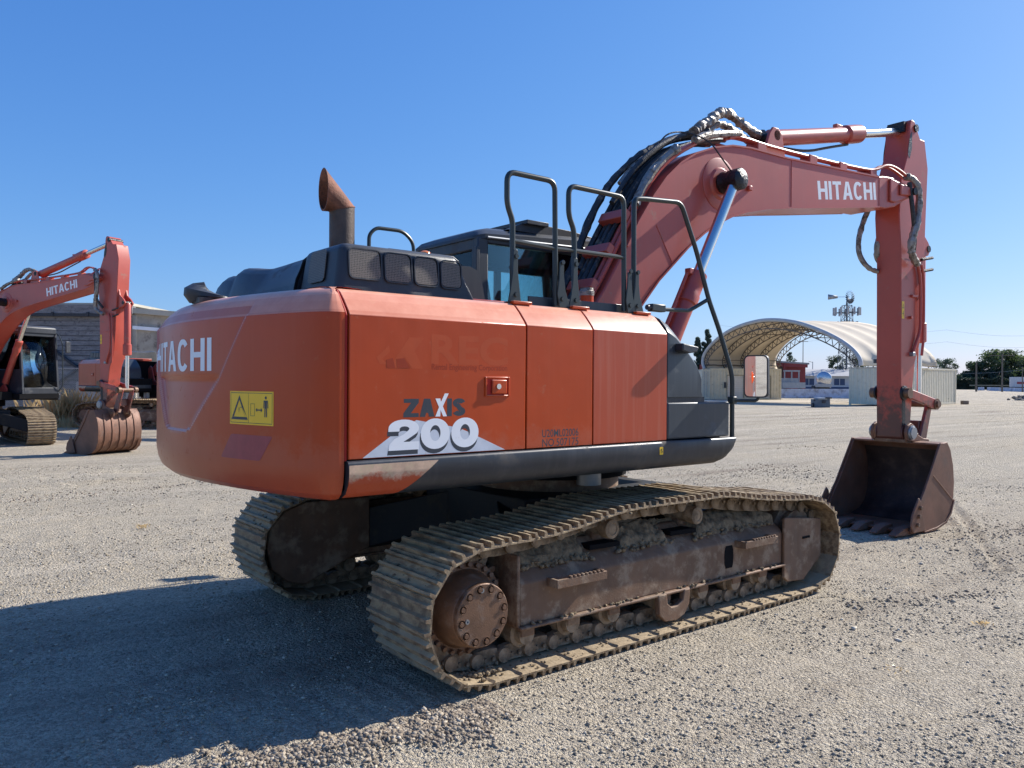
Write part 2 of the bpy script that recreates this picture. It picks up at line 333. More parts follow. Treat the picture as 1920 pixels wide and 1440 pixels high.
def track_side():
    yo, yi = -1.300, -.93            # side frame faces; gauge centre -1.1
    m = MB()
    prof = [(yo, .255), (yo, .495), (yo+.02, .52), (-1.10, .66), (-1.03, .66), (yi, .50), (yi, .255)]
    m.prism(prof, -1.34, 1.26, 'X')
    m.bx(-1.355, 1.28, yo-.028, yi+.02, .236, .256)
    m.bx(-1.362, -1.340, yo-.004, yi, .25, .66)
    fr = m.build('track_frame', FRAME, EX, bevel=.008)
    g = MB().prism([(1.255, .60), (1.27, .61), (1.768, .556), (1.772, .26), (1.521, .095), (1.305, .112), (1.255, .15)], -1.325, -1.302).build('idler_guard', FRAME, fr, bevel=.006)
    MB().bx(1.50, 1.60, -1.331, -1.324, .42, .437).build('guard_slot', DARK, fr)
    # oblong service hole and two mud openings, uncut: dark slabs paint their shade
    m = MB(); m.rings([[Vector((.590+.052*math.cos(a)*(1 if abs(math.cos(a)) > .2 else 1), y, .395+.10*max(-.8, min(.8, 1.3*math.sin(a))))) for a in [2*math.pi*k/16 for k in range(16)]] for y in (-1.303, -1.29)])
    m.build('frame_hole', DARK, fr)
    for x in (-.60, .16): MB().prism([(x-.13, -1.235), (x+.12, -1.25), (x+.08, -1.09), (x-.11, -1.09)], .6, .63, 'Z').build('mud_opening', DARK, fr).rotation_euler = (0, 0, 0)
    for x in (-1.14, .66):           # serrated steps
        m = MB(); w = .40
        m.bx(x, x+w, -1.395, -1.375, .455, .505); m.bx(x, x+.02, -1.375, yo, .455, .505); m.bx(x+w-.02, x+w, -1.375, yo, .455, .505)
        m.bx(x+.02, x+w-.02, -1.375, yo, .455, .462)
        for k in range(9): m.bx(x+.10+k*.032, x+.118+k*.032, -1.396, -1.374, .505, .517)
        m.build('step', FRAME, fr, bevel=.003)
    # sprocket and final drive
    sp = MB(); n = 22; cx, cz = -1.66, .395
    pr = []
    for k in range(n):
        for da, q in ((-.35, .275), (-.17, .315), (.0, .325), (.17, .315), (.35, .275)):
            a = 2*math.pi*(k+da)/n; pr.append((cx+q*math.cos(a), cz+q*math.sin(a)))
    sp.prism(pr, -1.13, -1.09); sp.build('sprocket', FRAME, fr, bevel=.003)
    m = MB().lathe((cx, -1.06, cz), (0, -1, 0), [(0, .262), (.135, .262), (.140, .256), (.142, .216), (.155, .208), (.165, .206), (.285, .178), (.292, .172), (.318, .170), (.322, .166)], 40); fd = m.build('final_drive', HUB, fr, sharp=30)
    for k in range(26):
        a = 2*math.pi*k/26; m = MB().cyl((cx+.236*math.cos(a), -1.198, cz+.236*math.sin(a)), (cx+.236*math.cos(a), -1.222, cz+.242*math.sin(a)), .016, n=6)
        if k == 0: o0 = m.build('bolt', HUB, fr, bevel=.002)
        else: m.build('bolt', HUB, fr, bevel=.002)
    for k in range(12):
        a = 2*math.pi*(k+.3)/12; x, z = cx+.142*math.cos(a), cz+.142*math.sin(a)
        m = MB().lathe((x, -1.383, z), (0, -1, 0), [(-.02, .026), (.0012, .026), (.0012, .022), (-.001, .021), (-.001, .014), (.008, .013), (.008, .0001)], 16); m.build('cover_bolt', HUB, fr)
    for dx, dz in ((-.105, -.015), (-.01, .135)):
        MB().lathe((cx+dx, -1.382, cz+dz), (0, -1, 0), [(-.01, .013), (.006, .013), (.006, .006), (.001, .006), (.001, .0001)], 14).build('drain_plug', STEELG, fr)
    # idler, rollers
    MB().lathe((1.60, -1.22, .40), (0, 1, 0), [(0, .10), (.005, .225), (.05, .225), (.06, .275), (.18, .275), (.19, .225), (.235, .225), (.24, .10)], 36).build('idler', FRAME, fr)
    for i, x in enumerate((-1.26, -.90, -.55, -.06, .34, .72, 1.05)):
        MB().lathe((x, -1.27, .185), (0, 1, 0), [(0, .03), (.002, .055), (.05, .058), (.055, .082), (.12, .082), (.13, .065), (.21, .065), (.22, .082), (.285, .082), (.29, .055), (.34, .05)], 24).build('track_roller', LINK, fr)
        if True:
            m = MB().bx(x-.05, x+.05, -1.278, -1.245, .18, .25); m.bx(x-.065, x+.065, -1.290, -1.24, .225, .244); m.build('roller_bracket', FRAME, fr, bevel=.006)
    m = MB().prism([(-.20, .25), (-.19, .12), (-.13, .068), (-.02, .060), (.06, .085), (.11, .15), (.12, .25), (.06, .25), (.045, .185), (-.005, .155), (-.07, .155), (-.11, .185), (-.12, .25)], -1.335, -1.295); m.build('track_guide', FRAME, fr, bevel=.006)
    for x in (-.57, .27):
        MB().lathe((x, -1.275, .718), (0, 1, 0), [(0, .001), (0, .022), (.004, .036), (-.002, .038), (.004, .060), (.07, .062), (.075, .05), (.10, .052), (.20, .052), (.21, .062), (.26, .06)], 24).build('carrier_roller', LINK, fr, sharp=25)
        MB().bx(x-.04, x+.04, -1.13, -1.03, .62, .72).build('roller_post', FRAME, fr, bevel=.005)
    # inner cover
    MB().prism([(-1.96, .40), (-1.93, .56), (-1.82, .67), (-1.66, .72), (-1.12, .72), (-1.12, .32), (-1.30, .25), (-1.66, .10), (-1.80, .14), (-1.92, .25)], -.925, -.865).build('motor_cover', FRAME, fr, bevel=.01)
    # mud on the sloping top
    nx, ny = 230, 22; X = np.linspace(-1.33, 1.24, nx)[:, None]+np.zeros((1, ny)); T = np.zeros((nx, 1))+np.linspace(0, 1, ny)[None, :]
    edge = .10+.16*vnoise(X*3, X*0, 3); Tm = np.clip(T, 0, 1); Y = -1.285+.235*Tm; Z = .515+.155*Tm
    H = .012+.030*vnoise(X*9, Y*9, 5)+.020*vnoise(X*34, Y*34, 6)+.018*vnoise(X*90, Y*90, 7)
    mask = np.clip((T-edge)*6, 0, 1)*np.clip((1.02-T)*9+.2, 0, 1)
    for hx in (-.60, .16): mask *= np.clip((np.hypot((X-hx)/.15, (Y+1.165)/.10)-1)*4, 0, 1)
    H = np.where(mask > .02, H*mask, -.02)
    vs = [(float(a), float(b-h*.4), float(c+h)) for a, b, c, h in zip(X.ravel(), Y.ravel(), Z.ravel(), H.ravel())]
    m = MB().add(vs, [(i*ny+j, (i+1)*ny+j, (i+1)*ny+j+1, i*ny+j+1) for i in range(nx-1) for j in range(ny-1)])
    for _ in range(1700):
        x = random.uniform(-1.3, 1.2); t = random.uniform(.12, .95); y = -1.285+.235*t
        if any(math.hypot((x-hx)/.16, (y+1.165)/.10) < 1 for hx in (-.60, .16)): continue
        m.blob((x, y, .53+.155*t+.018*random.random()), .005+.017*random.random()**2, 1, .4, .8)
    for _ in range(60):
        m.blob((random.uniform(-1.3, 1.2), random.uniform(-1.325, -1.302), .262), random.uniform(.006, .016), 1, .35, .8)
    m.build('mud', MUD, fr, sharp=60, kind='stuff')
    # dirt lying in the shoes
    m = MB()
    for k in range(NS):
        a, b = LP[k], LP[(k+1) % NS]; mid = (a+b)/2; t = (b-a).normalized(); nrm = Vector((t[1], -t[0]))
        if mid[1] > .60:
            for _ in range(26):
                q = random.uniform(-.09, .09); m.blob((mid[0]+t[0]*q, -1.1+random.gauss(0, .14), mid[1]+t[1]*q+.014), random.uniform(.005, .016), 1, .4, .7)
        elif mid[1] < .06 and mid[0] < 1.5:
            for _ in range(10):
                q = random.uniform(-.09, .09); m.blob((mid[0]+q, random.uniform(-1.39, -1.2), mid[1]+.006), random.uniform(.004, .012), 1, .4, .6)
    for _ in range(60): m.blob((random.gauss(-1.60, .07), random.gauss(-1.30, .04), .052), random.uniform(.006, .020), 1, .4, .8)
    m.build('loose_dirt', MUD, fr, sharp=60, kind='stuff')
    # shoes and links
    for k in range(NS):
        a, b = LP[k], LP[(k+1) % NS]; mid = (a+b)/2; ang = math.atan2(b[1]-a[1], b[0]-a[0])
        # local x along the path, local z pointing out of the loop (path runs rear->front along the ground)
        ex = Vector((math.cos(ang), 0, math.sin(ang))); ez = Vector((math.sin(ang), 0, -math.cos(ang))); ey = ez.cross(ex)
        mt = Matrix((ex, ey, ez)).transposed().to_4x4(); mt.translation = Vector((mid[0], -1.1, mid[1]))
        for nm, me in (('track_shoe', SHM), ('track_link', LKM)):
            o = link(nm, me, None, fr); o.matrix_local = mt
    return fr
TRK = track_side()
def copy_tree(o, parent=None, skip=()):
    c = o.copy(); COL.objects.link(c)
    if parent is not None: c.parent = parent
    for ch in list(o.children):
        if ch.name.split('.')[0] in skip: continue
        copy_tree(ch, c, skip)
    return c
T2 = copy_tree(TRK, EX); T2.scale = (1, -1, 1)
# car body between the tracks
m = MB().bx(-.75, .75, -.62, .62, .50, .84)
for sx in (-1, 1):
    for sy in (-1, 1):
        m.add([(sx*.35, sy*.35, .52), (sx*.75, sy*.30, .52), (sx*1.15, sy*.92, .30), (sx*.65, sy*.92, .30), (sx*.35, sy*.35, .80), (sx*.75, sy*.30, .80), (sx*1.15, sy*.92, .62), (sx*.65, sy*.92, .62)],
              [(0,1,2,3),(4,5,6,7),(0,1,5,4),(1,2,6,5),(2,3,7,6),(3,0,4,7)])
CB = m.build('car_body', UNDER, EX, bevel=.01)
place('lifting_sign', poly_mesh('lifting_sign', [[(0, 0), (.055, 0), (.055, .065), (0, .065)]]), GREYD, CB, (-.757, -.5, .63), (0, 1, 0), (0, 0, 1))
MB().cyl((0, 0, .83), (0, 0, .94), .56, n=48).build('swing_bearing', FRAME, CB, bevel=.008)
MB().cyl((0, 0, .93), (0, 0, 1.07), .62, n=48).build('swing_ring', DARK, CB)
MB().cyl((-.15, -.62, .9), (-.15, -.62, 1.08), .09, n=20).build('swing_motor', STEELG, CB)

# ---- upper structure body
m = MB().bx(-2.42, -.20, -1.27, 1.27, 1.115, 2.035); m.bx(-.20, .50, -1.28, -.55, 1.12, 1.50); m.bx(-.20, 1.0, -.50, .28, 1.10, 1.30)
m.bx(-.5, 1.25, .30, 1.34, 1.12, 1.24); m.bx(-2.3, .45, -1.1, 1.1, 1.07, 1.12)
BODY = m.build('upper_frame', DARK, EX)
# ---- counterweight
PLAN = [(-2.465, -1.36), (-2.50, -1.357), (-2.545, -1.335), (-2.59, -1.27), (-2.645, -1.13), (-2.705, -.93), (-2.765, -.70), (-2.815, -.42), (-2.845, -.14)]
PLAN = PLAN+[(x, -y) for x, y in PLAN[::-1]]
def spline2(P, n):
    out = []
    for i in range(len(P)-1):
        p0, p1, p2, p3 = [Vector(P[max(0, min(len(P)-1, j))]) for j in (i-1, i, i+1, i+2)]
        for k in range(n):
            t = k/n; out.append(.5*((2*p1)+(-p0+p2)*t+(2*p0-5*p1+4*p2-p3)*t*t+(-p0+3*p1-3*p2+p3)*t**3))
    out.append(Vector(P[-1])); return out
PC = spline2(PLAN, 12)
ny_ = [p.y for p in PC]
def cw_point(y, z, out=0.):       # point on the rear face for a given y (used by decals too)
    i = max(1, min(len(PC)-2, next((k for k in range(len(PC)) if PC[k].y > y), len(PC)-1)))
    a, b = PC[i-1], PC[i]; t = (y-a.y)/max(1e-6, b.y-a.y); p = a.lerp(b, t); d = (b-a).normalized(); n = Vector((-d.y, d.x))
    if n.x > 0: n = -n
    q = p+n*(out-cw_recess(p.y, z)); return Vector((q.x, q.y, z))
def cw_recess(y, z):
    if z < 1.345 or z > 2.02: return 0
    ym = np.interp(z, [1.345, 1.37, 1.645, 2.02], [.10, .24, .57, .86]); e = min(1., max(0., (ym-abs(y))/.022)); e *= min(1, (z-1.345)/.02)*min(1, (2.02-z)/.03)
    e = e*e*(3-2*e); d = .014
    if z < 1.665: d += .022*min(1, (1.665-z)/.02)*(z-1.34)/.32*min(1, max(0, (ym-abs(y)-.015)/.06))
    return d*e
rows = [(1.085, .28), (1.068, .16), (1.066, .11), (1.078, .06), (1.105, .028), (1.15, .010), (1.20, .002)]+[(z, 0.) for z in np.arange(1.225, 1.96, .0125)]+[(1.966, .001), (1.978, .009), (2.02, .042), (2.055, .072), (2.082, .105), (2.098, .15), (2.108, .25), (2.112, .42)]
m = MB(); rr = []
NRM = []
for i, p in enumerate(PC):
    a, b = PC[max(0, i-1)], PC[min(len(PC)-1, i+1)]; d = (b-a).normalized(); n = Vector((-d.y, d.x))
    if n.dot(p) < 0: n = -n
    NRM.append(n)
PF = []
for a, b, na, nb in zip(PC, PC[1:], NRM, NRM[1:]):
    for k in range(3): PF.append((a.lerp(b, k/3), na.lerp(nb, k/3).normalized()))
PF.append((PC[-1], NRM[-1])); PF[0] = (PF[0][0], Vector((0, -1))); PF[-1] = (PF[-1][0], Vector((0, 1)))
for z, ins in rows:
    rr.append([Vector(((p-n*(ins+cw_recess(p.y, z))).x, (p-n*(ins+cw_recess(p.y, z))).y, z)) for p, n in PF])
m.rings(rr, closed=False)
nb_ = len(PF); k0 = len(m.v)
top = rr[-1]; bot = rr[0]
m.add(top+[Vector((-2.3, -.9, 2.112)), Vector((-2.3, .9, 2.112))], [tuple(range(nb_))+(nb_+1, nb_)])
m.add(bot, [tuple(range(nb_))])
for side in (0, -1):
    col = [rw[side] for rw in rr]; m.add(col, [tuple(range(len(col)))])
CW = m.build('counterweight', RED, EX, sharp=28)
MB().prism([(-2.455, 1.0), (-2.40, 1.0)], -1, 1) if False else None
# trim seam between counterweight and side door
m = MB().tube([(-2.456, -1.350, 1.262), (-2.456, -1.350, 1.955), (-2.459, -1.333, 1.985), (-2.459, -1.26, 2.072), (-2.467, -1.18, 2.090)], .009, 8); m.build('door_seal', SEAM, CW)
def cw_decal(name, me, mat, y_left, z0, width, sx=1., lift=.0025):
    """flat artwork (x to the right, y up) laid on the curved rear face; x=0 sits at y_left"""
    b = bmesh.new(); b.from_mesh(me); bmesh.ops.triangulate(b, faces=b.faces[:])
    for _ in range(6):
        es = [e for e in b.edges if e.calc_length() > .03]
        if not es: break
        bmesh.ops.subdivide_edges(b, edges=es, cuts=1); bmesh.ops.triangulate(b, faces=b.faces[:])
    for v in b.verts: v.co = cw_point(y_left-v.co.x*sx, z0+v.co.y, lift+max(0, v.co.z))
    b.to_mesh(me); b.free(); return link(name, me, mat, CW)
HW = {'H': .74, 'T': .68, 'A': .80, 'C': .74}
pl_, w_ = letters('HITACHI', .178, HW, .115, .20)
cw_decal('lettering', poly_mesh('lettering', pl_), WHITE, .70, 1.690, w_, 1.17/w_, .0012)
def rect(x0, y0, x1, y1): return [(x0, y0), (x1, y0), (x1, y1), (x0, y1)]
sg_y, sg_z = -.685, 1.418
cw_decal('warning_sign', poly_mesh('warning_sign', [rect(0, 0, .345, .168)], .0008), YEL, sg_y, sg_z, 1, 1, .0010)
ink = [rect(.008, .008, .337, .0105), rect(.008, .158, .337, .1605), rect(.008, .0105, .0105, .158), rect(.3345, .0105, .337, .158), rect(.157, .0105, .159, .158),
       [(.014, .024), (.152, .024), (.144, .038), (.022, .038)], [(.0225, .039), (.036, .039), (.083, .124), (.083, .147)], [(.1435, .039), (.130, .039), (.0835, .124), (.0835, .147)],
       rect(.050, .052, .076, .056), rect(.085, .054, .112, .058), rect(.0785, .060, .083, .085), rect(.083, .072, .098, .075), [(.066, .082), (.071, .084), (.085, .062), (.081, .060)], rect(.090, .085, .108, .088),
       rect(.173, .045, .205, .047), rect(.173, .105, .205, .107), rect(.173, .047, .175, .105), rect(.203, .047, .205, .105),
       [(.212, .076), (.224, .087), (.224, .079), (.252, .079), (.252, .087), (.264, .076), (.252, .065), (.252, .073), (.224, .073), (.224, .065)],
       arc(.289, .137, .008, .008, 0, 345, 12, 2), [(.273, .124), (.305, .124), (.308, .086), (.302, .086), (.300, .116), (.298, .116), (.298, .042), (.291, .042), (.290, .084), (.287, .084), (.286, .042), (.279, .042), (.279, .116), (.277, .116), (.275, .086), (.270, .086)]]
cw_decal('sign_print', poly_mesh('sign_print', ink, .0005), DKDEC, sg_y, sg_z, 1, 1, .0018)
def rpoly(P, rad, n=4): 
    P3 = [Vector((*p, 0)) for p in P]; out = []
    for i in range(len(P3)):
        a, b, c = P3[i-1], P3[i], P3[(i+1) % len(P3)]; q = rad
        s0 = b+(a-b).normalized()*q; s1 = b+(c-b).normalized()*q
        for k in range(n+1):
            t = k/n; w = s0*(1-t)**2+b*2*t*(1-t)+s1*t*t; out.append((w.x, w.y))
    return out
cw_decal('reflector', poly_mesh('reflector', [rpoly([(0, 0), (.33, 0), (.425, .125), (.095, .125)], .015)], .0006), REFL, -.60, 1.242, 1, 1, .0010)
# rear camera pod
m = MB().rings([[Vector((-2.665, .03, 0))+Vector((.78, -.62, 0))*(a*.135*w)+Vector((.62, .78, 0))*(b*.075*w)+Vector((0, 0, 2.118+h*(1.15-.75*a))) for a, b in [(math.cos(t), math.sin(t)) for t in [2*math.pi*k/16 for k in range(16)]]] for w, h in ((.75, -.012), (1, .012), (.97, .035), (.6, .05), (.1, .054))])
MB().bx(-2.73, -2.60, -.05, .09, 2.09, 2.122).build('camera_base', BLK, CW)
m.build('camera_pod', BLK, CW)

# ---- side doors
def door_profile(bul=0.): return [(-1.366, 1.268), (-1.366, 1.955), (-1.358, 1.966), (-1.350, 1.978), (-1.30, 2.035), (-1.262, 2.072), (-1.235, 2.086), (-1.18, 2.096), (-1.0, 2.104), (-1.0, 2.08), (-1.17, 2.07), (-1.335, 1.95), (-1.335, 1.268)]
def door(x0, x1, nm='side_door'):
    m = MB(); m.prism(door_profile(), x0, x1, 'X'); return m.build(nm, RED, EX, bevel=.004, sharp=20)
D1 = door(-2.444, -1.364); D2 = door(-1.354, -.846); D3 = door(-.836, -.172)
D3.data.materials[0] = pbr('orange_paint_streaked', (.45, .056, .011), .40, var=.07, vscale=1.2, streak=.42, scol=(.50, .17, .10), coat=.15, up=((.95, .46, .30), 1.))  # its chamfer carries the same painted-in sun and dust
m = MB().bx(-1.366, -1.352, -1.352, -1.30, 1.268, 1.96); m.bx(-.848, -.834, -1.352, -1.30, 1.268, 1.96); m.bx(-2.45, -.17, -1.34, -1.2, 1.25, 1.272)
m.build('door_gap', DARK, BODY)
yq = -1.36615
def side(name, me, mat, parent, x, z, lift=0, width=None):
    sx = 1 if width is None else width/max(v.co.x for v in me.vertices)
    return place(name, me, mat, parent, (x, yq-lift, z), (1, 0, 0), (0, 0, 1), sx)
ZW = {'Z': .80, 'A': .80, 'S': .72, 'X': .60}
def word_x(word, h, widths, gap, k, only):
    polys = []; x = 0
    for ch in word:
        ps, w = glyph(ch, widths.get(ch, .6), k)
        if (ch == 'X') == only: polys += [[((x+a)*h, b*h) for a, b in p] for p in ps]
        x += w+gap
    return polys, x*h
a_, tot = word_x('ZAXIS', .092, ZW, .045, .27, False); b_, _ = word_x('ZAXIS', .092, ZW, .045, .27, True)
sc = .380/tot
for nm, P_, mt in (('lettering', a_, DKDEC), ('lettering', b_, WHITE)): side(nm, poly_mesh(nm, [[(x*sc, y) for x, y in p] for p in P_]), mt, D1, -2.148, 1.462, .0003 if mt is WHITE else 0)
side('decal_wedge', poly_mesh('decal_wedge', [[(0, 0), (.865, 0), (.62, .105), (.55, .13), (.30, .175), (.20, .13)]], .0004), GREYD, D1, -2.372, 1.272)
nw = {'2': .98, '0': .98}
p2, w2 = letters('200', .150, nw, .06, .3)
sc = .545/w2
side('lettering', poly_mesh('lettering', [[(x*sc, y) for x, y in p] for p in p2]), DKDEC, D1, -2.238, 1.278, .0003)
side('lettering', poly_mesh('lettering', [[(x*sc, y) for x, y in p] for p in p2]), WHITE, D1, -2.232, 1.300, .0006)
side('lettering', font_mesh('lettering', 'U20ML02006', .062, .0003), DKDEC, D2, -1.243, 1.328, 0, .285)
side('lettering', font_mesh('lettering', 'NO.507175', .062, .0003), DKDEC, D2, -1.243, 1.275, 0, .285)
# ghosts of an old company decal
gl = letters('C', .13, {'C': .95}, .1, .16)[0]
side('ghost_decal', font_mesh('ghost_decal', 'REC', .205, .006), GHOST, D1, -2.00, 1.735, -.00005, .51)
side('ghost_decal', font_mesh('ghost_decal', 'Rental Engineering Corporation', .043, .0008, .0003, 1.03), GHOST2, D1, -1.985, 1.702, 0, .49)
side('ghost_decal', poly_mesh('ghost_decal', [[(.07, .0), (.185, .155), (.27, .155), (.215, .09), (.265, 0), (.20, 0), (.155, .06), (.12, 0)], [(0, .05), (.07, .11), (.075, .08), (.03, .045), (.06, .02), (.02, .02)]], .0003), GHOST, D1, -2.30, 1.705)
side('ghost_decal', poly_mesh('ghost_decal', [[(0, 0), (.05, 0), (.035, .05), (.0, .04)], [(.06, 0), (.135, 0), (.10, .05), (.055, .045)]], .0003), GHOST2, D1, -2.245, 1.706, .0004)
# latch
m = MB().bx(-1.648, -1.636, -1.374, -1.36, 1.56, 1.668); m.bx(-1.492, -1.480, -1.374, -1.36, 1.56, 1.668); m.bx(-1.636, -1.492, -1.374, -1.36, 1.56, 1.570); m.bx(-1.636, -1.492, -1.374, -1.36, 1.658, 1.668)
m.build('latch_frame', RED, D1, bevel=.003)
MB().bx(-1.635, -1.493, -1.3685, -1.3640, 1.571, 1.657).build('latch_recess', SEAM, D1)
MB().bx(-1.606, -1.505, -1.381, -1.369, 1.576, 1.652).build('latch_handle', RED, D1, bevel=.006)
MB().cyl((-1.566, -1.380, 1.616), (-1.566, -1.388, 1.616), .015, n=16).build('keyhole', CHROME, D1)
MB().box((-.232, -1.3705, 1.19), (.001, .001, .001)) if False else None
# ---- skirt (black sill) with the orange patch at its rear end
SK = [(-1.345, 1.262), (-1.372, 1.262), (-1.382, 1.256), (-1.386, 1.246), (-1.386, 1.20), (-1.376, 1.15), (-1.350, 1.105), (-1.31, 1.082), (-1.25, 1.072), (-1.10, 1.070), (-1.10, 1.10), (-1.345, 1.12)]
xs = list(np.linspace(-2.455, .36, 30))+[.40, .44, .475, .505, .53, .545, .552]
rr = []
for x in xs:
    t = max(0, (x-.36)/.192); lift = .16*(1-math.sqrt(max(0, 1-t*t)))
    rr.append([Vector((x, y, max(z, min(1.25, 1.07+lift+(z-1.07)*(1-.6*t))))) if i not in (0, 1, 2) else Vector((x, y, z)) for i, (y, z) in enumerate(SK)])
SKO = MB().rings(rr).build('side_sill', SKIRTB, EX, sharp=40)
m = MB(); rr = []
zt = 1.243
for x in np.linspace(-2.452, -1.955, 26):
    zlow = np.interp(x, [-2.16, -1.955], [1.080, 1.24]) if x > -2.16 else 1.078
    zz = [zlow+(zt-zlow)*q_ for q_ in (1, .9, .8, .7, .6, .5, .4, .3, .2, .1, 0)]; zz = sorted([min(zz, key=lambda v: 0)]+zz[1:]+[max(zlow, min(zt, k_)) for k_ in (1.082, 1.105, 1.15, 1.20)], reverse=True); out = []
    for z in zz:
        y = np.interp(z, [1.072, 1.082, 1.105, 1.15, 1.20, 1.246], [-1.25, -1.31, -1.350, -1.376, -1.386, -1.386])-.003; out.append(Vector((x, y, z)))
    rr.append(out)
m.rings(rr, closed=False, cap=False).build('sill_patch', CREAM, SKO, sharp=60)
side('small_sticker', poly_mesh('small_sticker', [rpoly(rect(0, 0, .034, .050), .006)], .0004), YEL, SKO, -.262, 1.178, .0205)
side('small_sticker', poly_mesh('small_sticker', [[(.017, .025), (.017, .040), (.006, .030)], [(.017, .025), (.017, .010), (.028, .020)]], .0002), DKDEC, SKO, -.262, 1.178, .0225)
# ---- front fairing and step box
def ztop(x): return float(np.interp(x, [-.17, -.08, .0, .07, .14, .185, .205, .22, .23], [2.086, 2.045, 1.985, 1.925, 1.86, 1.79, 1.72, 1.62, 1.545]))
rr = []
for x in [-.162, -.13, -.08, -.03, .02, .06, .10, .14, .17, .19, .205, .216, .224, .228]:
    zt_ = ztop(x); c = min(.11, (zt_-1.54)*.6)
    yo_ = -1.362+(.02 if x > .2 else 0)
    rr.append([Vector((x, y, z)) for y, z in [(yo_, 1.545), (yo_, zt_-c), (yo_+.02, zt_-c*.72), (yo_+.075, zt_-c*.18), (yo_+.11, zt_-.004), (-1.15, zt_+.008), (-.75, zt_+.008), (-.75, 1.545)]])
FA = MB().rings(rr).build('front_fairing', TANK, EX, bevel=.006, sharp=50)
m = MB().prism([(-.09, 1.90), (.075, 1.88), (.06, 1.845), (-.02, 1.835), (-.09, 1.85)], -1.43, -1.36); m.build('side_lamp', BLK, FA, bevel=.008)
m = MB().bx(-.162, .228, -1.355, -.75, 1.50, 1.547); m.build('fairing_base', BLK, FA)
m = MB().bx(-.162, .498, -1.365, -.80, 1.268, 1.512)
SB = m.build('step_box', TANK, EX, bevel=.014, seg=3)
m = MB()
for k in range(9): m.bx(-.10+k*.045, -.085+k*.045, -1.345, -1.24, 1.512, 1.518)
m.build('step_tread', BLK, SB)
MB().prism([(.12, -1.35), (.40, -1.35), (.42, -1.22), (.18, -1.22)], 1.511, 1.516, 'Z').build('worn_tread', STEELG, SB)
MB().bx(.18, .42, -1.2, -.9, 1.51, 1.545).build('step_plate', BLK, SB, bevel=.006)
MB().bx(.16, .52, -1.19, -.6, 1.20, 1.30).build('front_plate', BLK, SB)

# ---- air intake cover (hood) with mesh grilles
def loft_box(lo, hi, z0, z1, rad=.04):
    (x0, x1, y0, y1), (a0, a1, b0, b1) = lo, hi
    def ring(x0, x1, y0, y1, z, q):
        o = []
        for cx, cy, a in ((x1-q, y1-q, 0), (x0+q, y1-q, 90), (x0+q, y0+q, 180), (x1-q, y0+q, 270)):
            for k in range(5): t = R(a+22.5*k); o.append(Vector((cx+q*math.cos(t), cy+q*math.sin(t), z)))
        return o
    rr = [ring(x0, x1, y0, y1, z0, rad)]
    rr.append(ring(a0, a1, b0, b1, z1-rad, rad))
    for k in range(1, 5):
        t = R(22.5*k); d = rad*(1-math.cos(t)); rr.append(ring(a0+d, a1-d, b0+d, b1-d, z1-rad+rad*math.sin(t), max(.004, rad-d*.7)))
    return rr
HD = MB().rings(loft_box((-2.385, -1.475, -1.10, -.60), (-2.345, -1.61, -1.075, -.62), 2.05, 2.352, .045)).build('intake_hood', BLK, EX, sharp=30)
def panel(parent, c, ex, ey, w, h, mat=GRILL, rad=.03, name='mesh_grille', taper=0):
    P_ = rpoly([(-w/2+taper, -h/2), (w/2, -h/2), (w/2-.01, h/2), (-w/2, h/2)], rad)
    o = place(name, poly_mesh(name, [P_], .002), mat, parent, c, ex, ey); return o
for k, (xa, xb) in enumerate(((-2.305, -2.125), (-2.098, -1.940), (-1.915, -1.770), (-1.745, -1.615))):
    zc = 2.245-.003*k
    panel(HD, ((xa+xb)/2, -1.0895, zc), (1, 0, 0), (0, .085, 1), xb-xa, .150-.004*k)
    P_ = rpoly(rect(-(xb-xa)/2-.006, -.081, (xb-xa)/2+.006, .081), .034); Q_ = rpoly(rect(-(xb-xa)/2, -.075, (xb-xa)/2, .075), .03)
    place('grille_rim', poly_mesh('grille_rim', [P_, Q_], .005), BLK, HD, ((xa+xb)/2, -1.0885, zc), (1, 0, 0), (0, .085, 1))
panel(HD, (-2.3640, -.84, 2.245), (0, -1, 0), (.14, 0, 1), .20, .17)
for y in (-.66, -.92): MB().cyl((-2.10, y, 2.35), (-2.10, y, 2.362), .012, n=6).build('bolt', STEELG, HD)
# engine hood sloping away to the left
st = [(-.60, 2.352), (-.45, 2.350), (-.28, 2.348), (-.10, 2.344), (.06, 2.343), (.20, 2.352), (.33, 2.374), (.42, 2.375), (.47, 2.362), (.50, 2.325), (.53, 2.340), (.62, 2.352), (.72, 2.350), (.82, 2.318), (.89, 2.255), (.93, 2.12), (.94, 2.05)]
rr = []
for y, z in st:
    q = .05 if -.55 < y < .1 else 0
    rr.append([Vector((x, y, zz)) for x, zz in ((-2.40, 2.04), (-2.385+q*.3, 2.04+(z-2.04)*.45), (-2.34+q, z-.04), (-2.30+q, z-.006), (-2.24, z), (-1.2, z+.03), (-1.12, z), (-1.05, 2.04))])
EH = MB().rings(rr).build('engine_hood', BLK, EX, sharp=50)
MB().tube([(-2.405, -.60, 2.05), (-2.375, -.60, 2.2), (-2.33, -.60, 2.30), (-2.2, -.60, 2.325)], .008, 6).build('hood_seal', DARK, EH)
m = MB().prism([(-2.05, 2.345), (-1.98, 2.376), (-1.55, 2.376), (-1.50, 2.345)], -.92, -.66); m.build('hood_lid', BLK, HD, bevel=.005)
m = MB().tube(fillet([(-1.985, -.70, 2.36), (-1.985, -.70, 2.48), (-1.94, -.70, 2.525), (-1.76, -.70, 2.527), (-1.69, -.70, 2.47), (-1.685, -.70, 2.36)], .05), .011, 10); m.build('hood_handle', RAIL, HD)
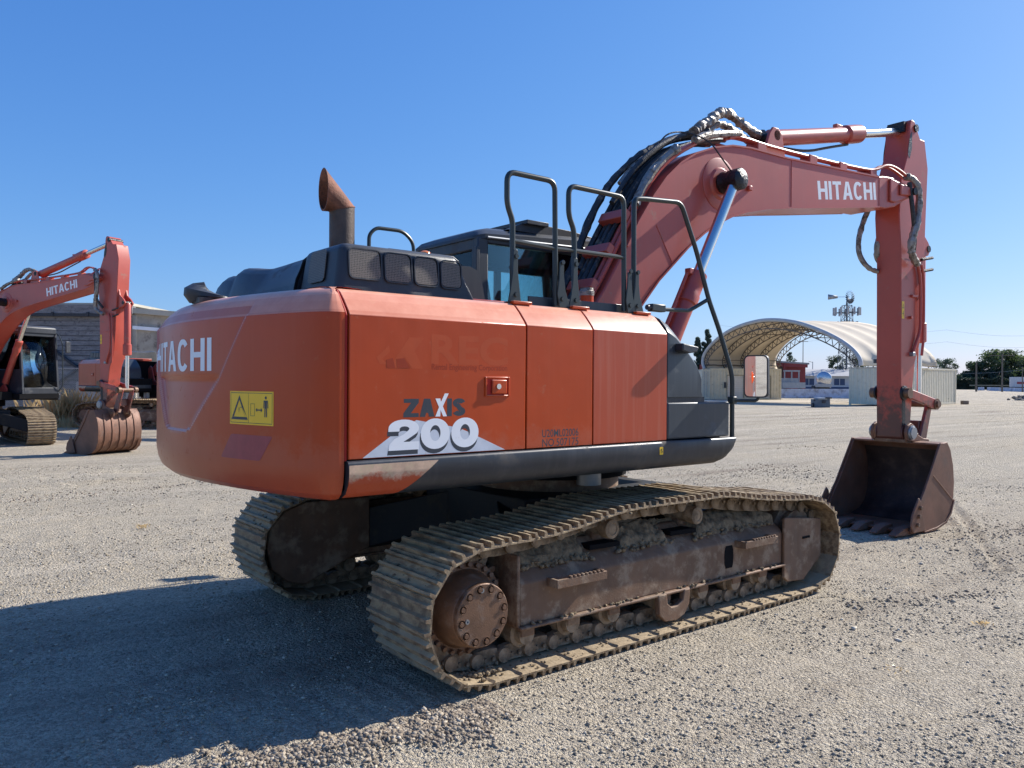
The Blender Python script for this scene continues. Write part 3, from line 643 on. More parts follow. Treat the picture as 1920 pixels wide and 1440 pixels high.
MB().lathe((-1.45, -.45, 2.29), (0, 0, 1), [(0, .04), (.10, .04), (.105, .048), (.15, .046), (.175, .034), (.185, .015), (.187, .001)], 20).build('amber_beacon', AMBER, EH)
# ---- exhaust stack
def ering(c, ax, ay, rx, ry, n=28): return [V3(c)+V3(ax)*rx*math.cos(2*math.pi*k/n)+V3(ay)*ry*math.sin(2*math.pi*k/n) for k in range(n)]
hor = Vector((-.97, .05, 0)).normalized(); per = Vector((0, 0, 1)).cross(hor)
pc = Vector((-2.125, -.64, 0))
r_e = .071
def exh(rad, ztb):
    up = Vector((0, 0, 1)); mit = (hor*1+up*.33).normalized()
    return [ering(pc+up*ztb, hor, per, rad, rad), ering(pc+up*2.615, (hor-up*.25), per, rad, rad), ering(pc+hor*.112+up*2.712, -up*.995+hor*.0, per, .122*rad/r_e, rad)]
o_, i_ = exh(r_e, 2.30), exh(r_e-.006, 2.40)
XH = MB().rings([o_[0], o_[1]], cap=False).build('exhaust_stack', EXH, EX, sharp=60)
MB().rings([o_[1], o_[2], i_[2], i_[1]], cap=False).build('exhaust_tip', EXHRUST, XH, sharp=60)
MB().rings([i_[1], i_[0]], cap=False).build('pipe_inside', DARK, XH)
MB().tube([tuple(p) for p in o_[1]]+[tuple(o_[1][0])], .0035, 5).build('weld_seam', EXHRUST, XH)

# ---- hand rails
def rail(pts, rad=.0165, name='hand_rail', y=None): return MB().tube(fillet([(p[0], (-1.2 if len(p) < 3 else p[2]), p[1]) for p in pts], .06, 6), rad, 12).build(name, RAIL, EX)
h1 = rail([(-1.329, 2.10), (-1.332, 2.50), (-1.333, 2.57), (-1.374, 2.66), (-1.374, 2.845), (-1.010, 2.845), (-.997, 2.10)])
h2 = rail([(-.845, 2.10), (-.848, 2.50), (-.852, 2.575), (-.896, 2.66), (-.897, 2.84), (-.413, 2.84), (-.405, 2.10)])
h3 = rail([(-.310, 2.10), (-.316, 2.50), (-.316, 2.845), (-.225, 2.858), (.155, 2.888), (.304, 2.563, -1.22), (.403, 2.233, -1.25), (.49, 2.013, -1.28), (.567, 1.70, -1.335), (.570, 1.20, -1.335)])
for a, b, p in (((-1.33, 2.454), (-.998, 2.443), h1), ((-.998, 2.443), (-.85, 2.448), h1), ((-.85, 2.448), (-.407, 2.450), h2)):
    MB().cyl((a[0], -1.2, a[1]), (b[0], -1.2, b[1]), .0135, n=10).build('rail_bar', RAIL, p)
m = MB().tube(fillet([(-.02, -1.2, 2.138), (.246, -1.2, 2.146), (.29, -1.21, 2.166), (.403, -1.25, 2.233)], .03), .014, 10); m.build('rail_strut', RAIL, h3)
MB().bx(-.155, -.02, -1.225, -1.175, 2.118, 2.168).build('strut_clamp', RAIL, h3, bevel=.006)
MB().cyl((-.185, -1.2, 2.143), (-.155, -1.2, 2.143), .018, n=12).build('strut_bolt', BLK, h3)
def bracket(x, s_, par, ht=.30):
    m = MB().prism([(x-.055 if s_ < 0 else x-.02, 2.09), (x+.065 if s_ > 0 else x+.04, 2.09), (x+.025, 2.20), (x+.014, 2.28), (x+.014, 2.09+ht), (x+.005, 2.09+ht+.012), (x-.02, 2.09+ht), (x-.024, 2.26), (x-.038, 2.17)], -1.232, -1.222)
    m.build('rail_bracket', RAIL, par, bevel=.003)
    for z in (2.14, 2.36): MB().cyl((x, -1.232, z), (x, -1.242, z), .014, n=6).build('bolt', RAIL, par)
bracket(-1.329, -1, h1); bracket(-.972, 1, h1, .27); bracket(-.86, -1, h2); bracket(-.38, 1, h2, .26); bracket(-.310, 1, h3, .27)
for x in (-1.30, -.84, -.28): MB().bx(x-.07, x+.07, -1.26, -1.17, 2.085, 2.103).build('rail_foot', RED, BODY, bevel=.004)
PLT = MB().bx(-1.18, -.23, -1.165, -1.155, 2.09, 2.150).build('walkway_edge', TANK, EX, bevel=.003)
MB().bx(-1.42, -.23, -1.155, -.45, 2.06, 2.10).build('walkway', BLK, PLT)
m = MB().cyl((-.50, -.95, 2.10), (-.50, -.95, 2.215), .047, n=24); RS = m.build('oil_filler', RED, EX)
MB().lathe((-.50, -.95, 2.215), (0, 0, 1), [(0, .050), (.03, .052), (.035, .046), (.052, .044), (.054, .01)], 24).build('filler_cap', WRAP, RS)
MB().bx(-1.48, -.9, -.9, .2, 2.06, 2.14).build('tank_top', BOOMRED, EX, bevel=.01)
MB().lathe((-1.02, -.85, 2.14), (0, 0, 1), [(0, .02), (.03, .02), (.05, .008), (.06, .008)], 12).build('breather', BLK, PLT)
# ---- right mirror on the front rail
MR = MB().tube(fillet([(.570, -1.335, 1.518), (.61, -1.40, 1.518), (.660, -1.485, 1.518), (.660, -1.49, 1.58)], .03), .011, 8).build('mirror_arm', RAIL, EX)
# the housing sits behind the glass, facing back to the operator
fc = Vector((.655, -1.475, 1.690)); nrm = Vector((-.80, .16, .05)).normalized(); nrm = (Vector((-.960, -.278, -.02))).normalized()
exm = Vector((0, 0, 1)).cross(nrm).normalized(); eym = nrm.cross(exm)
mo = poly_mesh('mirror_housing', [rpoly(rect(-.086, -.150, .086, .150), .04)], .016); place('mirror_housing', mo, BLK, MR, fc, exm, eym)
place('mirror_glass', poly_mesh('mirror_glass', [rpoly(rect(-.077, -.141, .077, .141), .034)], .001), MIRROR, MR, fc+nrm*.0165, exm, eym)
MB().bx(.545, .595, -1.36, -1.31, 1.495, 1.545).build('mirror_clamp', RAIL, MR, bevel=.005)

# ---- cab
CX0, CX1, CY0, CY1, CZ0, CZ1 = -.44, 1.22, .36, 1.34, 1.24, 2.80
m = MB()
m.bx(CX0, CX0+.105, CY0, CY0+.09, CZ0, CZ1); m.bx(CX0, CX0+.105, CY1-.09, CY1, CZ0, CZ1)
for y in (CY0, CY1-.06):
    m.add([(CX1-.02, y, CZ0), (CX1+.04, y, CZ0), (CX1+.04, y+.06, CZ0), (CX1-.02, y+.06, CZ0), (CX1-.16, y, CZ1), (CX1-.08, y, CZ1), (CX1-.08, y+.06, CZ1), (CX1-.16, y+.06, CZ1)], [(0,1,2,3),(4,5,6,7),(0,1,5,4),(1,2,6,5),(2,3,7,6),(3,0,4,7)])
m.bx(.45, .52, CY1-.05, CY1-.005, CZ0, CZ1)
m.bx(CX0+.10, CX1, CY0+.005, CY0+.05, CZ0, 1.86); m.bx(CX0+.10, CX1, CY1-.05, CY1-.003, CZ0, 1.55); m.bx(CX0+.003, CX0+.05, CY0+.08, CY1-.08, CZ0, 2.18); m.bx(CX1-.03, CX1+.035, CY0+.05, CY1-.05, CZ0, 1.40)
m.bx(CX0+.1, CX1-.1, CY0+.004, CY0+.06, 2.755, CZ1+.01); m.bx(CX0+.1, CX1-.1, CY1-.06, CY1-.004, 2.70, CZ1+.01); m.bx(CX1-.16, CX1-.08, CY0+.05, CY1-.05, 2.70, CZ1)
m.bx(CX0+.004, CX0+.09, CY0+.08, CY1-.08, 2.70, CZ1)
CAB = m.build('cab', BLK, EX, bevel=.012)
rr = []
def rring(x0, x1, y0, y1, zf, q=.08):
    o = []
    for cx, cy, a in ((x1-q, y1-q, 0), (x0+q, y1-q, 90), (x0+q, y0+q, 180), (x1-q, y0+q, 270)):
        for k in range(5): t = R(a+22.5*k); x = cx+q*math.cos(t); o.append(Vector((x, cy+q*math.sin(t), zf(x))))
    return o
sl_ = lambda b: (lambda x: b+.10*min(1, max(0, (x+.44)/.5)))
rr = [rring(CX0-.01, CX1-.05, CY0-.01, CY1+.01, sl_(2.795)), rring(CX0-.01, CX1-.05, CY0-.01, CY1+.01, sl_(2.815)), rring(CX0+.02, CX1-.08, CY0+.04, CY1-.04, sl_(2.85)), rring(CX0+.1, CX1-.15, CY0+.12, CY1-.12, sl_(2.868))]
rr.insert(0, rring(CX0-.01, CX1-.05, CY0-.01, CY1+.01, lambda x: 2.79))
MB().rings(rr).build('cab_roof', BLK, CAB, sharp=50)
m = MB()     # roof guard
m.prism([(-.12, 2.90), (.05, 2.975), (.30, 2.985), (.62, 2.975), (.86, 2.95), (.98, 2.87), (.80, 2.87), (.60, 2.90), (.0, 2.90)], CY0+.04, CY0+.09)
m.prism([(-.12, 2.90), (.05, 2.975), (.30, 2.985), (.62, 2.975), (.86, 2.95), (.98, 2.87), (.80, 2.87), (.60, 2.90), (.0, 2.90)], CY1-.09, CY1-.04)
m.bx(.06, .30, CY0-.01, CY1, 2.965, 3.0)
for k in range(6): m.bx(.36+k*.10, .40+k*.10, CY0+.05, CY1-.05, 2.955-.012*k, 2.975-.012*k)
m.build('roof_guard', BLK, CAB, bevel=.004)
MB().tube([(-.36, CY0-.018, 2.80), (1.10, CY0-.018, 2.835)], .011, 8).build('roof_gutter', STEELG, CAB)
def pane(y0, y1, xa, xb, za, zb): return MB().bx(xa, xb, y0, y1, za, zb).build('window_glass', GLASS, CAB)
pane(CY0+.028, CY0+.032, CX0+.105, CX1-.08, 1.86, 2.755); pane(CY1-.030, CY1-.026, CX0+.105, CX1-.05, 1.55, 2.70); pane(CY0+.09, CY1-.09, CX0+.03, CX0+.034, 2.18, 2.70)
MB().add([(CX1+.02, CY0+.06, 1.40), (CX1+.02, CY1-.06, 1.40), (CX1-.11, CY1-.06, 2.70), (CX1-.11, CY0+.06, 2.70)], [(0, 1, 2, 3)]).build('windscreen', GLASS, CAB, solid=.004)
m = MB().bx(.0, .50, .58, 1.08, 1.50, 1.66); m.prism([(.0, 1.60), (-.16, 2.20), (-.14, 2.28), (-.04, 2.28), (.0, 2.20), (.12, 1.62)], .60, 1.06); m.prism([(-.12, 2.28), (-.14, 2.48), (-.08, 2.50), (-.04, 2.30)], .70, .95)
m.bx(-.05, .55, .46, .56, 1.60, 1.80); m.bx(-.05, .55, 1.10, 1.20, 1.60, 1.80); m.cyl((.42, .50, 1.8), (.45, .50, 1.96), .018, n=8); m.cyl((.42, 1.15, 1.8), (.45, 1.15, 1.96), .018, n=8)
m.build('seat', SEATM, CAB, bevel=.02)
m = MB().bx(.95, 1.05, .42, .56, 1.75, 2.02); m.bx(CX0+.1, CX1-.2, CY0+.05, CY1-.05, 2.76, 2.785); m.build('monitor', SEATM, CAB, bevel=.01)
m = MB().bx(CX0-.02, CX0+.012, CY0-.006, CY0+.03, 2.45, 2.72); m.build('hinge', BLK, CAB, bevel=.004)
MB().tube([(-.34, CY1-.045, 2.03), (1.05, CY1-.045, 2.03)], .012, 6).build('door_bar', BLK, CAB)
# cab rail and left mirror
m = MB().tube(fillet([(1.25, CY1-.02, 1.3), (1.36, CY1+.02, 1.45), (1.34, CY1+.02, 2.55), (1.20, CY1+.0, 2.78), (1.1, CY1-.05, 2.82)], .1), .014, 8); CR = m.build('cab_rail', RAIL, CAB)
MB().box((1.36, CY1+.16, 2.45), (.035, .17, .30), Matrix.Rotation(.3, 3, 'Z')).build('left_mirror', BLK, CAB, bevel=.015)
MB().cyl((1.35, CY1+.03, 2.48), (1.36, CY1+.14, 2.46), .01, n=6).build('mirror_stay', BLK, CAB)
# left side body (seen on the machines behind)
m = MB().bx(-2.42, -.50, 1.27, 1.36, 1.10, 2.06); m.build('left_door', RED, EX, bevel=.03)
MB().bx(-2.42, 1.25, 1.30, 1.38, 1.07, 1.24).build('left_sill', SKIRTB, EX, bevel=.02)

# ---- boom (local frame turned 2 degrees to the right of the tracks)
BM = bpy.data.objects.new('boom', None)
TH = R(-2.0)
BW = .215
BOOM = [(.584, 2.748), (.719, 2.974), (.89, 3.209), (1.044, 3.387), (1.226, 3.541), (1.415, 3.653), (1.66, 3.749), (1.916, 3.812), (2.183, 3.838), (2.463, 3.840), (2.757, 3.842), (3.385, 3.873), (4.076, 3.906), (4.449, 3.926),
        (4.526, 3.948), (4.762, 3.965), (4.95, 3.945), (5.089, 3.925), (5.165, 3.88), (5.18, 3.83), (5.15, 3.79), (5.05, 3.758), (4.80, 3.64), (4.609, 3.594), (4.455, 3.588), (3.391, 3.436), (2.793, 3.354), (2.413, 3.291), (2.136, 3.228), (1.923, 3.158), (1.743, 3.077), (1.544, 2.964), (1.328, 2.812), (1.143, 2.651), (.963, 2.496), (.769, 2.284),
        (.52, 2.00), (.25, 1.74), (.08, 1.62), (-.10, 1.60), (-.18, 1.70), (-.10, 1.86), (.10, 2.07), (.34, 2.38)]
m = MB(); m.prism(BOOM, -BW, BW)
b_ = m.build('boom', BOOMRED, EX, bevel=.012); BM = b_
BM.location = (0, -.06, 0); BM.rotation_euler = (0, 0, TH)
def sub(mb, name, mat, bevel=0, parent=BM, **k): return mb.build(name, mat, parent, bevel=bevel, **k)
# flange edges proud of the side plates
def band(i0, i1, name):
    P_ = [Vector((BOOM[i][0], 0, BOOM[i][1])) for i in range(i0, i1)]
    for s_ in (-1, 1):
        rr = []
        for i, p in enumerate(P_):
            t = (P_[min(i+1, len(P_)-1)]-P_[max(i-1, 0)]).normalized(); n = Vector((t.z, 0, -t.x))
            y0, y1 = s_*(BW-.002), s_*(BW+.012)
            rr.append([Vector((q.x, y, q.z)) for q, y in ((p-n*.003, y0), (p-n*.003, y1), (p+n*.012, y1), (p+n*.012, y0))])
        MB().rings(rr).build(name, BOOMRED, BM)
band(0, 14, 'top_flange'); band(24, 37, 'bottom_flange')
WL, wl = letters('HITACHI', .187, HW, .105, .21)
place('lettering', poly_mesh('lettering', WL), WHITE, BM, (3.298, -BW-.0002, 3.512), Vector((1, 0, .137)).normalized(), Vector((-.137, 0, 1)).normalized(), 1.115/wl)
for x0, z0, x1, z1 in ((1.045, 2.78, 1.30, 2.62), (2.83, 3.84, 2.83, 3.36), (4.46, 3.92, 4.46, 3.59)):
    MB().cyl((x0 if x0 > 1.1 else .93, -BW-.001, z0 if x0 > 1.1 else 2.96), (x1 if x0 > 1.1 else 1.13, -BW-.001, z1 if x0 > 1.1 else 2.66), .004, n=5).build('weld_seam', BOOMRED, BM)
sub(MB().lathe((1.745, -BW, 3.43), (0, -1, 0), [(0, .235), (.004, .235), (.007, .225), (.012, .15), (.03, .13), (.032, .02)], 36), 'boom_boss', BOOMRED)
sub(MB().lathe((1.745, -BW-.02, 3.43), (0, -1, 0), [(0, .085), (.03, .10), (.10, .085), (.14, .095), (.22, .092), (.235, .07), (.245, .01)], 24), 'pin_grease', GREASE)
# cab-side pin
sub(MB().lathe((1.745, BW, 3.43), (0, 1, 0), [(0, .13), (.03, .13), (.05, .09), (.22, .09), (.24, .07)], 24), 'boom_boss', BOOMRED)
# boom cylinders
for s_ in (-1, 1):
    y = s_*.385; A = Vector((1.745, y, 3.43)); B = Vector((.62, y, 1.42)); d = (B-A).normalized()
    sub(MB().cyl(A-d*.02+Vector((0, -.055, 0)), A-d*.02+Vector((0, .055, 0)), .085, n=24), 'rod_eye', GREASE)
    sub(MB().cyl(A, A+d*1.06, .047, n=28), 'cylinder_rod', CHROME)
    sub(MB().lathe(A+d*.99, d, [(0, .058), (.01, .082), (.10, .085), (.105, .082), (.20, .082), (.22, .090), (.30, .088), (.31, .074), (.42, .072), (1.16, .072), (1.2, .08)], 28), 'boom_cylinder', BOOMRED)
    a1 = A+d*1.0+Vector((-.07, s_*.0, .03)); o = Vector((-.105, 0, .05))
    sub(MB().tube([A+d*1.03+Vector((-.06, 0, .03)), A+d*1.06+o, A+d*1.5+o, A+d*2.2+o], .016, 8), 'cylinder_pipe', BOOMRED)
    sub(MB().box(A+d*1.03+Vector((-.09, 0, .045)), (.05, .06, .05)), 'pipe_block', BOOMRED, .006)
sub(MB().bx(2.135, 2.185, -BW-.03, -BW, 3.43, 3.475), 'grease_block', BOOMRED, .006)
sub(MB().tube(smooth([(1.06, -.12, 3.70), (1.15, -.14, 3.80), (1.35, -.16, 3.84), (1.50, -.30, 3.76), (1.60, -.36, 3.60), (1.72, -.37, 3.50)], 3), .007, 6), 'grease_line', HOSE)
# base brackets under the boom foot
m = MB()
for y in (-.30, .26): m.prism([(-.45, 1.10), (.75, 1.10), (.80, 1.35), (.70, 1.50), (.45, 1.35), (.15, 1.45), (.0, 1.85), (-.10, 1.90), (-.22, 1.80), (-.35, 1.4)], y, y+.04)
m.build('boom_bracket', BOOMRED, EX, bevel=.008)
# hoses and pipes up the back of the boom
base = [(.10, 2.05), (.30, 2.32), (.45, 2.55), (.60, 2.80), (.78, 3.08), (.92, 3.28), (1.08, 3.46), (1.28, 3.62), (1.50, 3.73), (1.78, 3.82), (2.05, 3.87)]
def along(off, y, i0=0, i1=None, jit=0):
    P_ = base[i0:i1]; o = []
    for i, p in enumerate(P_):
        a = P_[max(0, i-1)]; b = P_[min(len(P_)-1, i+1)]; t = Vector((b[0]-a[0], 0, b[1]-a[1])).normalized(); n = Vector((-t.z, 0, t.x))
        o.append(Vector((p[0], y+random.uniform(-jit, jit), p[1]))+n*(off+random.uniform(-jit, jit)))
    return smooth(o, 2)
for off, y, rr_, mt, i0, i1, nm in ((.035, -.15, .022, BOOMRED, 0, 9, 'steel_pipe'), (.035, -.09, .020, BOOMRED, 0, 9, 'steel_pipe'), (.05, -.03, .024, HOSE, 0, 11, 'hose'), (.055, .03, .024, HOSE, 0, 11, 'hose'), (.05, .09, .022, HOSE, 0, 11, 'hose'), (.06, .15, .026, HOSE, 2, 11, 'hose'), (.12, .12, .024, WRAP, 5, 11, 'hose'), (.13, .05, .028, HOSE, 4, 11, 'hose'), (.035, .19, .022, BOOMRED, 0, 6, 'steel_pipe')):
    sub(MB().tube(along(off, y, i0, i1, .006), rr_, 8, .05 if mt is HOSE else 0), nm, mt)
sub(MB().tube(along(.075, -.16, 4, 8, .01), .038, 8, .22), 'hose_wrap', WRAP)
sub(MB().tube(smooth([(.05, .20, 2.08), (.26, .20, 2.40), (.42, .20, 2.74), (.56, .20, 3.05), (.74, .18, 3.34), (.98, .15, 3.58), (1.25, .12, 3.76), (1.55, .08, 3.90), (1.85, .0, 3.98)], 3), .034, 8, .16), 'hose', HOSE)
for k, (x, z) in enumerate(((.33, 2.36), (.50, 2.66), (.68, 2.96), (.20, 2.18))):
    t = Vector((.5, 0, .86)); rot = Matrix.Rotation(-math.atan2(.86, .5), 3, 'Y')
    sub(MB().box((x-.05, -.02, z+.06), (.09, .30, .07), rot), 'hose_clamp', BOOMRED, .008)
sub(MB().tube(smooth([(1.45, -.17, 3.78), (1.65, -.16, 3.87), (1.90, -.15, 3.93), (2.12, -.15, 3.97)], 2), .036, 8, .12), 'hose_wrap', WRAP)
sub(MB().tube(smooth([(1.62, -.02, 3.92), (1.75, .0, 4.02), (1.86, .02, 4.06), (2.02, .04, 4.19), (2.18, .05, 4.24), (2.35, .05, 4.18), (2.60, .05, 4.11), (2.72, .05, 4.12)], 3), .045, 9, .25), 'hose_wrap', WRAP)
sub(MB().tube(smooth([(1.95, .12, 4.02), (2.15, .14, 4.16), (2.35, .14, 4.13), (2.60, .12, 4.05), (2.75, .10, 4.06)], 3), .036, 9, .2), 'hose_wrap', WRAP)
for y, dz in ((-.155, 0), (-.10, .004), (.13, 0)):
    sub(MB().tube(smooth([(1.95, y, 3.90), (2.10, y, 3.945+dz), (2.6, y, 3.925+dz), (4.30, y, 3.985+dz), (4.50, y-.02, 4.02), (4.66, y-.03, 4.10), (4.85, y-.05, 4.09), (5.08, y-.08, 4.00)], 2), .017, 8), 'steel_pipe', BOOMRED)
for x in (2.35, 3.2, 3.75, 4.35): sub(MB().bx(x, x+.13, -.18, -.06, 3.845+(x-2.35)*.031, 3.935+(x-2.35)*.034), 'pipe_clamp', BOOMRED, .006)
for y in (-.20, .20):
    sub(MB().tube(smooth([(5.02, y-.02, 4.02), (5.14, y-.07, 3.98), (5.20, y-.09, 3.85), (5.20, y-.09, 3.66), (5.16, y-.08, 3.48), (5.10, y-.07, 3.34), (5.08, y-.06, 3.22), (5.12, y-.05, 3.12), (5.30, y-.02, 3.04)], 2), .042, 9, .16), 'hose_wrap', WRAP)
sub(MB().tube(smooth([(4.98, .20, 3.70), (4.93, .24, 3.55), (4.86, .26, 3.32), (4.86, .24, 3.14), (4.95, .18, 3.00), (5.07, .13, 2.97)], 2), .030, 9, .16), 'hose_wrap', WRAP)
sub(MB().tube(smooth([(5.05, -.25, 3.95), (5.10, -.27, 3.6), (5.14, -.27, 3.35), (5.26, -.2, 3.18)], 2), .026, 8, .1), 'hose', HOSE)
# tip plates
for s_ in (-1, 1):
    m = MB().prism([(4.66, 3.94), (5.10, 3.90), (5.17, 3.83), (5.05, 3.77), (4.78, 3.68), (4.66, 3.68)], s_*BW, s_*(BW+.025)); sub(m, 'tip_plate', BOOMRED, .012)
    m = MB().prism([(4.84, 3.90), (5.12, 3.885), (5.16, 3.84), (5.12, 3.80), (4.84, 3.77)], s_*(BW+.025), s_*(BW+.05)); sub(m, 'pin_keeper', BOOMRED, .012)
    sub(MB().cyl((5.10, s_*(BW+.04), 3.845), (5.10, s_*(BW+.085), 3.845), .042, n=20), 'boom_pin', GREASE)
# arm cylinder
for s_ in (-1, 1): sub(MB().prism([(2.50, 3.84), (2.86, 3.86), (2.80, 4.10), (2.74, 4.15), (2.66, 4.15), (2.60, 4.08)], s_*.10, s_*.13), 'cylinder_bracket', BOOMRED, .008)
A = Vector((2.72, 0, 4.075)); B = Vector((5.40, 0, 4.655)); d = (B-A).normalized(); L_ = (B-A).length
sub(MB().lathe(A, d, [(0, .05), (.05, .085), (.12, .082), (1.25, .080), (1.42, .080), (1.44, .10), (1.60, .103), (1.72, .10), (1.74, .06)], 30), 'arm_cylinder', BOOMRED)
sub(MB().cyl(A+d*1.73, B-d*.05, .050, n=28), 'cylinder_rod', CHROME)
sub(MB().cyl(A+Vector((0, -.13, 0)), A+Vector((0, .13, 0)), .05, n=18), 'boom_pin', GREASE)
sub(MB().tube(smooth([A+d*.25+Vector((0, 0, -.10)), A+d*.7+Vector((0, 0, -.16)), A+d*1.1+Vector((0, 0, -.13)), A+d*1.5+Vector((0, 0, -.11))], 2), .014, 6), 'hose', HOSE)
sub(MB().box(A+d*1.3+Vector((0, 0, .09)), (.12, .05, .04)), 'pipe_block', BOOMRED, .006)
# ---- arm
ARMP = [(5.255, 4.66), (5.27, 4.72), (5.30, 4.745), (5.37, 4.73), (5.46, 4.60), (5.50, 4.55), (5.61, 4.55), (5.69, 4.225), (5.655, 3.70), (5.62, 3.10), (5.60, 2.66), (5.54, 2.15), (5.42, 1.90), (5.37, 1.62), (5.33, 1.25), (5.31, 1.08), (5.26, 1.0), (5.17, .97), (5.11, 1.02), (5.095, 1.6), (5.076, 3.12), (5.03, 3.60), (5.060, 4.0), (5.20, 4.30), (5.245, 4.50)]
m = MB().prism(ARMP, -.148, .148)
ARM = m.build('arm', ARMRED, EX, bevel=.010); ARM.location = (0, -.06, 0); ARM.rotation_euler = (0, 0, TH)
def asub(mb, name, mat, bevel=0): return mb.build(name, mat, ARM, bevel=bevel)
asub(MB().bx(5.205, 5.30, -.10, .10, 4.60, 4.72), 'rod_end', GREASE)
asub(MB().cyl((5.385, -.165, 4.655), (5.385, .165, 4.655), .045, n=20), 'arm_pin', GREASE)
for y in (-.1495, .1495):
    asub(MB().prism([(5.22, 4.40), (5.26, 4.56), (5.30, 4.60), (5.30, 4.40), (5.25, 4.28), (5.21, 4.31)], y-.001, y+.001), 'grease_stain', GREASE)
asub(MB().bx(5.076, 5.60, -.151, -.148, 3.10, 3.112), 'weld_seam', ARMRED)
m = MB()
for y in (-.11, .07): m.prism([(5.60, 3.75), (5.68, 3.45), (5.80, 3.36), (5.86, 3.28), (5.80, 3.20), (5.62, 3.16)], y, y+.04)
asub(m, 'cylinder_bracket', ARMRED, .008)
asub(MB().prism([(5.30, 2.66), (5.50, 2.66), (5.50, 2.69), (5.30, 2.69)], -.175, -.148), 'pipe_bracket', ARMRED, .004)
asub(MB().tube(smooth([(5.40, -.175, 3.05), (5.47, -.18, 2.9), (5.48, -.18, 2.4), (5.46, -.18, 2.25), (5.36, -.17, 2.08), (5.32, -.165, 1.98)], 2), .018, 8), 'steel_pipe', ARMRED)
asub(MB().tube(smooth([(5.50, -.175, 3.05), (5.55, -.18, 2.9), (5.555, -.18, 2.2), (5.52, -.175, 1.98)], 2), .016, 8), 'steel_pipe', ARMRED)
asub(MB().box((5.31, -.17, 1.99), (.06, .05, .05)), 'pipe_block', STEELG, .006)
asub(MB().cyl((5.28, -.15, 2.42), (5.28, -.18, 2.42), .018, n=8), 'bolt', ARMRED)
for z in (3.12, 2.98): asub(MB().cyl((5.52, -.165, z), (5.74, -.185, z+.04), .018, n=8), 'hose_joint', HOSE)
o = place('warning_sticker', poly_mesh('warning_sticker', [rect(0, 0, .055, .20)], .0006), YEL, ARM, (5.10, -.1495, 2.40), (1, 0, 0), (0, 0, 1))
place('sticker_print', poly_mesh('sticker_print', [[(.008, .12), (.047, .12), (.0275, .18)], [(.016, .127), (.039, .127), (.0275, .165)], rect(.012, .055, .040, .062), rect(.030, .03, .036, .09)], .0003), DKDEC, ARM, (5.10, -.1508, 2.40), (1, 0, 0), (0, 0, 1))
for s_ in (-1, 1):
    asub(MB().lathe((5.20, s_*.148, 1.075), (0, s_, 0), [(0, .10), (.012, .10), (.02, .075)], 24), 'pin_boss', ARMRED)
    asub(MB().lathe((5.15, s_*.148, 1.535), (0, s_, 0), [(0, .085), (.02, .085), (.03, .06)], 20), 'pin_boss', GREASE)
asub(MB().prism([(5.12, 1.45), (5.19, 1.46), (5.20, 1.25), (5.17, 1.12), (5.13, 1.15)], -.1515, -.148), 'grease_stain', GREASE)
# bucket cylinder and linkage
A = Vector((5.80, 0, 3.28)); B = Vector((5.79, 0, 1.42)); d = (B-A).normalized()
asub(MB().lathe(A, d, [(0, .05), (.04, .070), (.88, .070), (.90, .088), (1.12, .090), (1.14, .06)], 26), 'bucket_cylinder', ARMRED)
asub(MB().cyl(A+d*1.13, B, .040, n=24), 'cylinder_rod', CHROME)
asub(MB().cyl(A+Vector((0, -.12, 0)), A+Vector((0, .12, 0)), .04, n=16), 'arm_pin', GREASE)
for s_ in (-1, 1):
    y = s_*.20; a, b = Vector((5.15, y, 1.535)), Vector((5.79, y, 1.40)); t = (b-a).normalized(); n = Vector((-t.z, 0, t.x))
    m = MB().prism([((a+n*.055-t*.03).x, (a+n*.055-t*.03).z), ((b+n*.06).x, (b+n*.06).z), ((b+t*.05+n*.02).x, (b+t*.05+n*.02).z), ((b-n*.06).x, (b-n*.06).z), ((a-n*.055-t*.03).x, (a-n*.055-t*.03).z)], y-.025, y+.025); asub(m, 'link_arm', ARMRED, .012)
    asub(MB().cyl(a+Vector((0, -.035, 0)), a+Vector((0, .035, 0)), .062, n=22), 'link_eye', HUB)
    asub(MB().cyl(b+Vector((0, -.035, 0)), b+Vector((0, .035, 0)), .068, n=22), 'link_eye', HUB)
asub(MB().cyl((5.79, -.26, 1.40), (5.79, .26, 1.40), .042, n=20), 'arm_pin', HUB)
m = MB()
for y in (-.15, .11): m.prism([(5.73, 1.40), (5.85, 1.40), (5.70, .95), (5.58, .85), (5.50, .90), (5.55, 1.0)], y, y+.04)
m.bx(5.60, 5.68, -.11, .11, 1.05, 1.20); asub(m, 'bucket_link', ARMRED, .012)
# ---- bucket
outer = [(5.24, .965), (5.42, .975), (5.50, .88), (5.565, .70), (5.59, .50), (5.575, .33), (5.50, .17), (5.38, .075), (5.18, .025), (4.90, .012), (4.62, .012)]
m = MB(); rr = []
for w, off in ((.505, 0), (.505, 1)):
    pass
HB = .505
N_ = len(outer)
inner = []
for i, p in enumerate(outer):
    a, b = outer[max(0, i-1)], outer[min(N_-1, i+1)]; t = Vector((b[0]-a[0], b[1]-a[1])).normalized(); n = Vector((t.y, -t.x)); inner.append((p[0]+n.x*.022, p[1]+n.y*.022))
poly = outer+inner[::-1]
BK = MB().prism(poly, -HB, HB).build('bucket', BUCK, EX, bevel=.004); BK.location = (0, -.06, 0); BK.rotation_euler = (0, 0, TH)
def bsub(mb, name, mat, bevel=0): return mb.build(name, mat, BK, bevel=bevel)
sidep = outer+[(4.60, .04), (4.66, .16), (4.90, .46), (5.10, .74)]
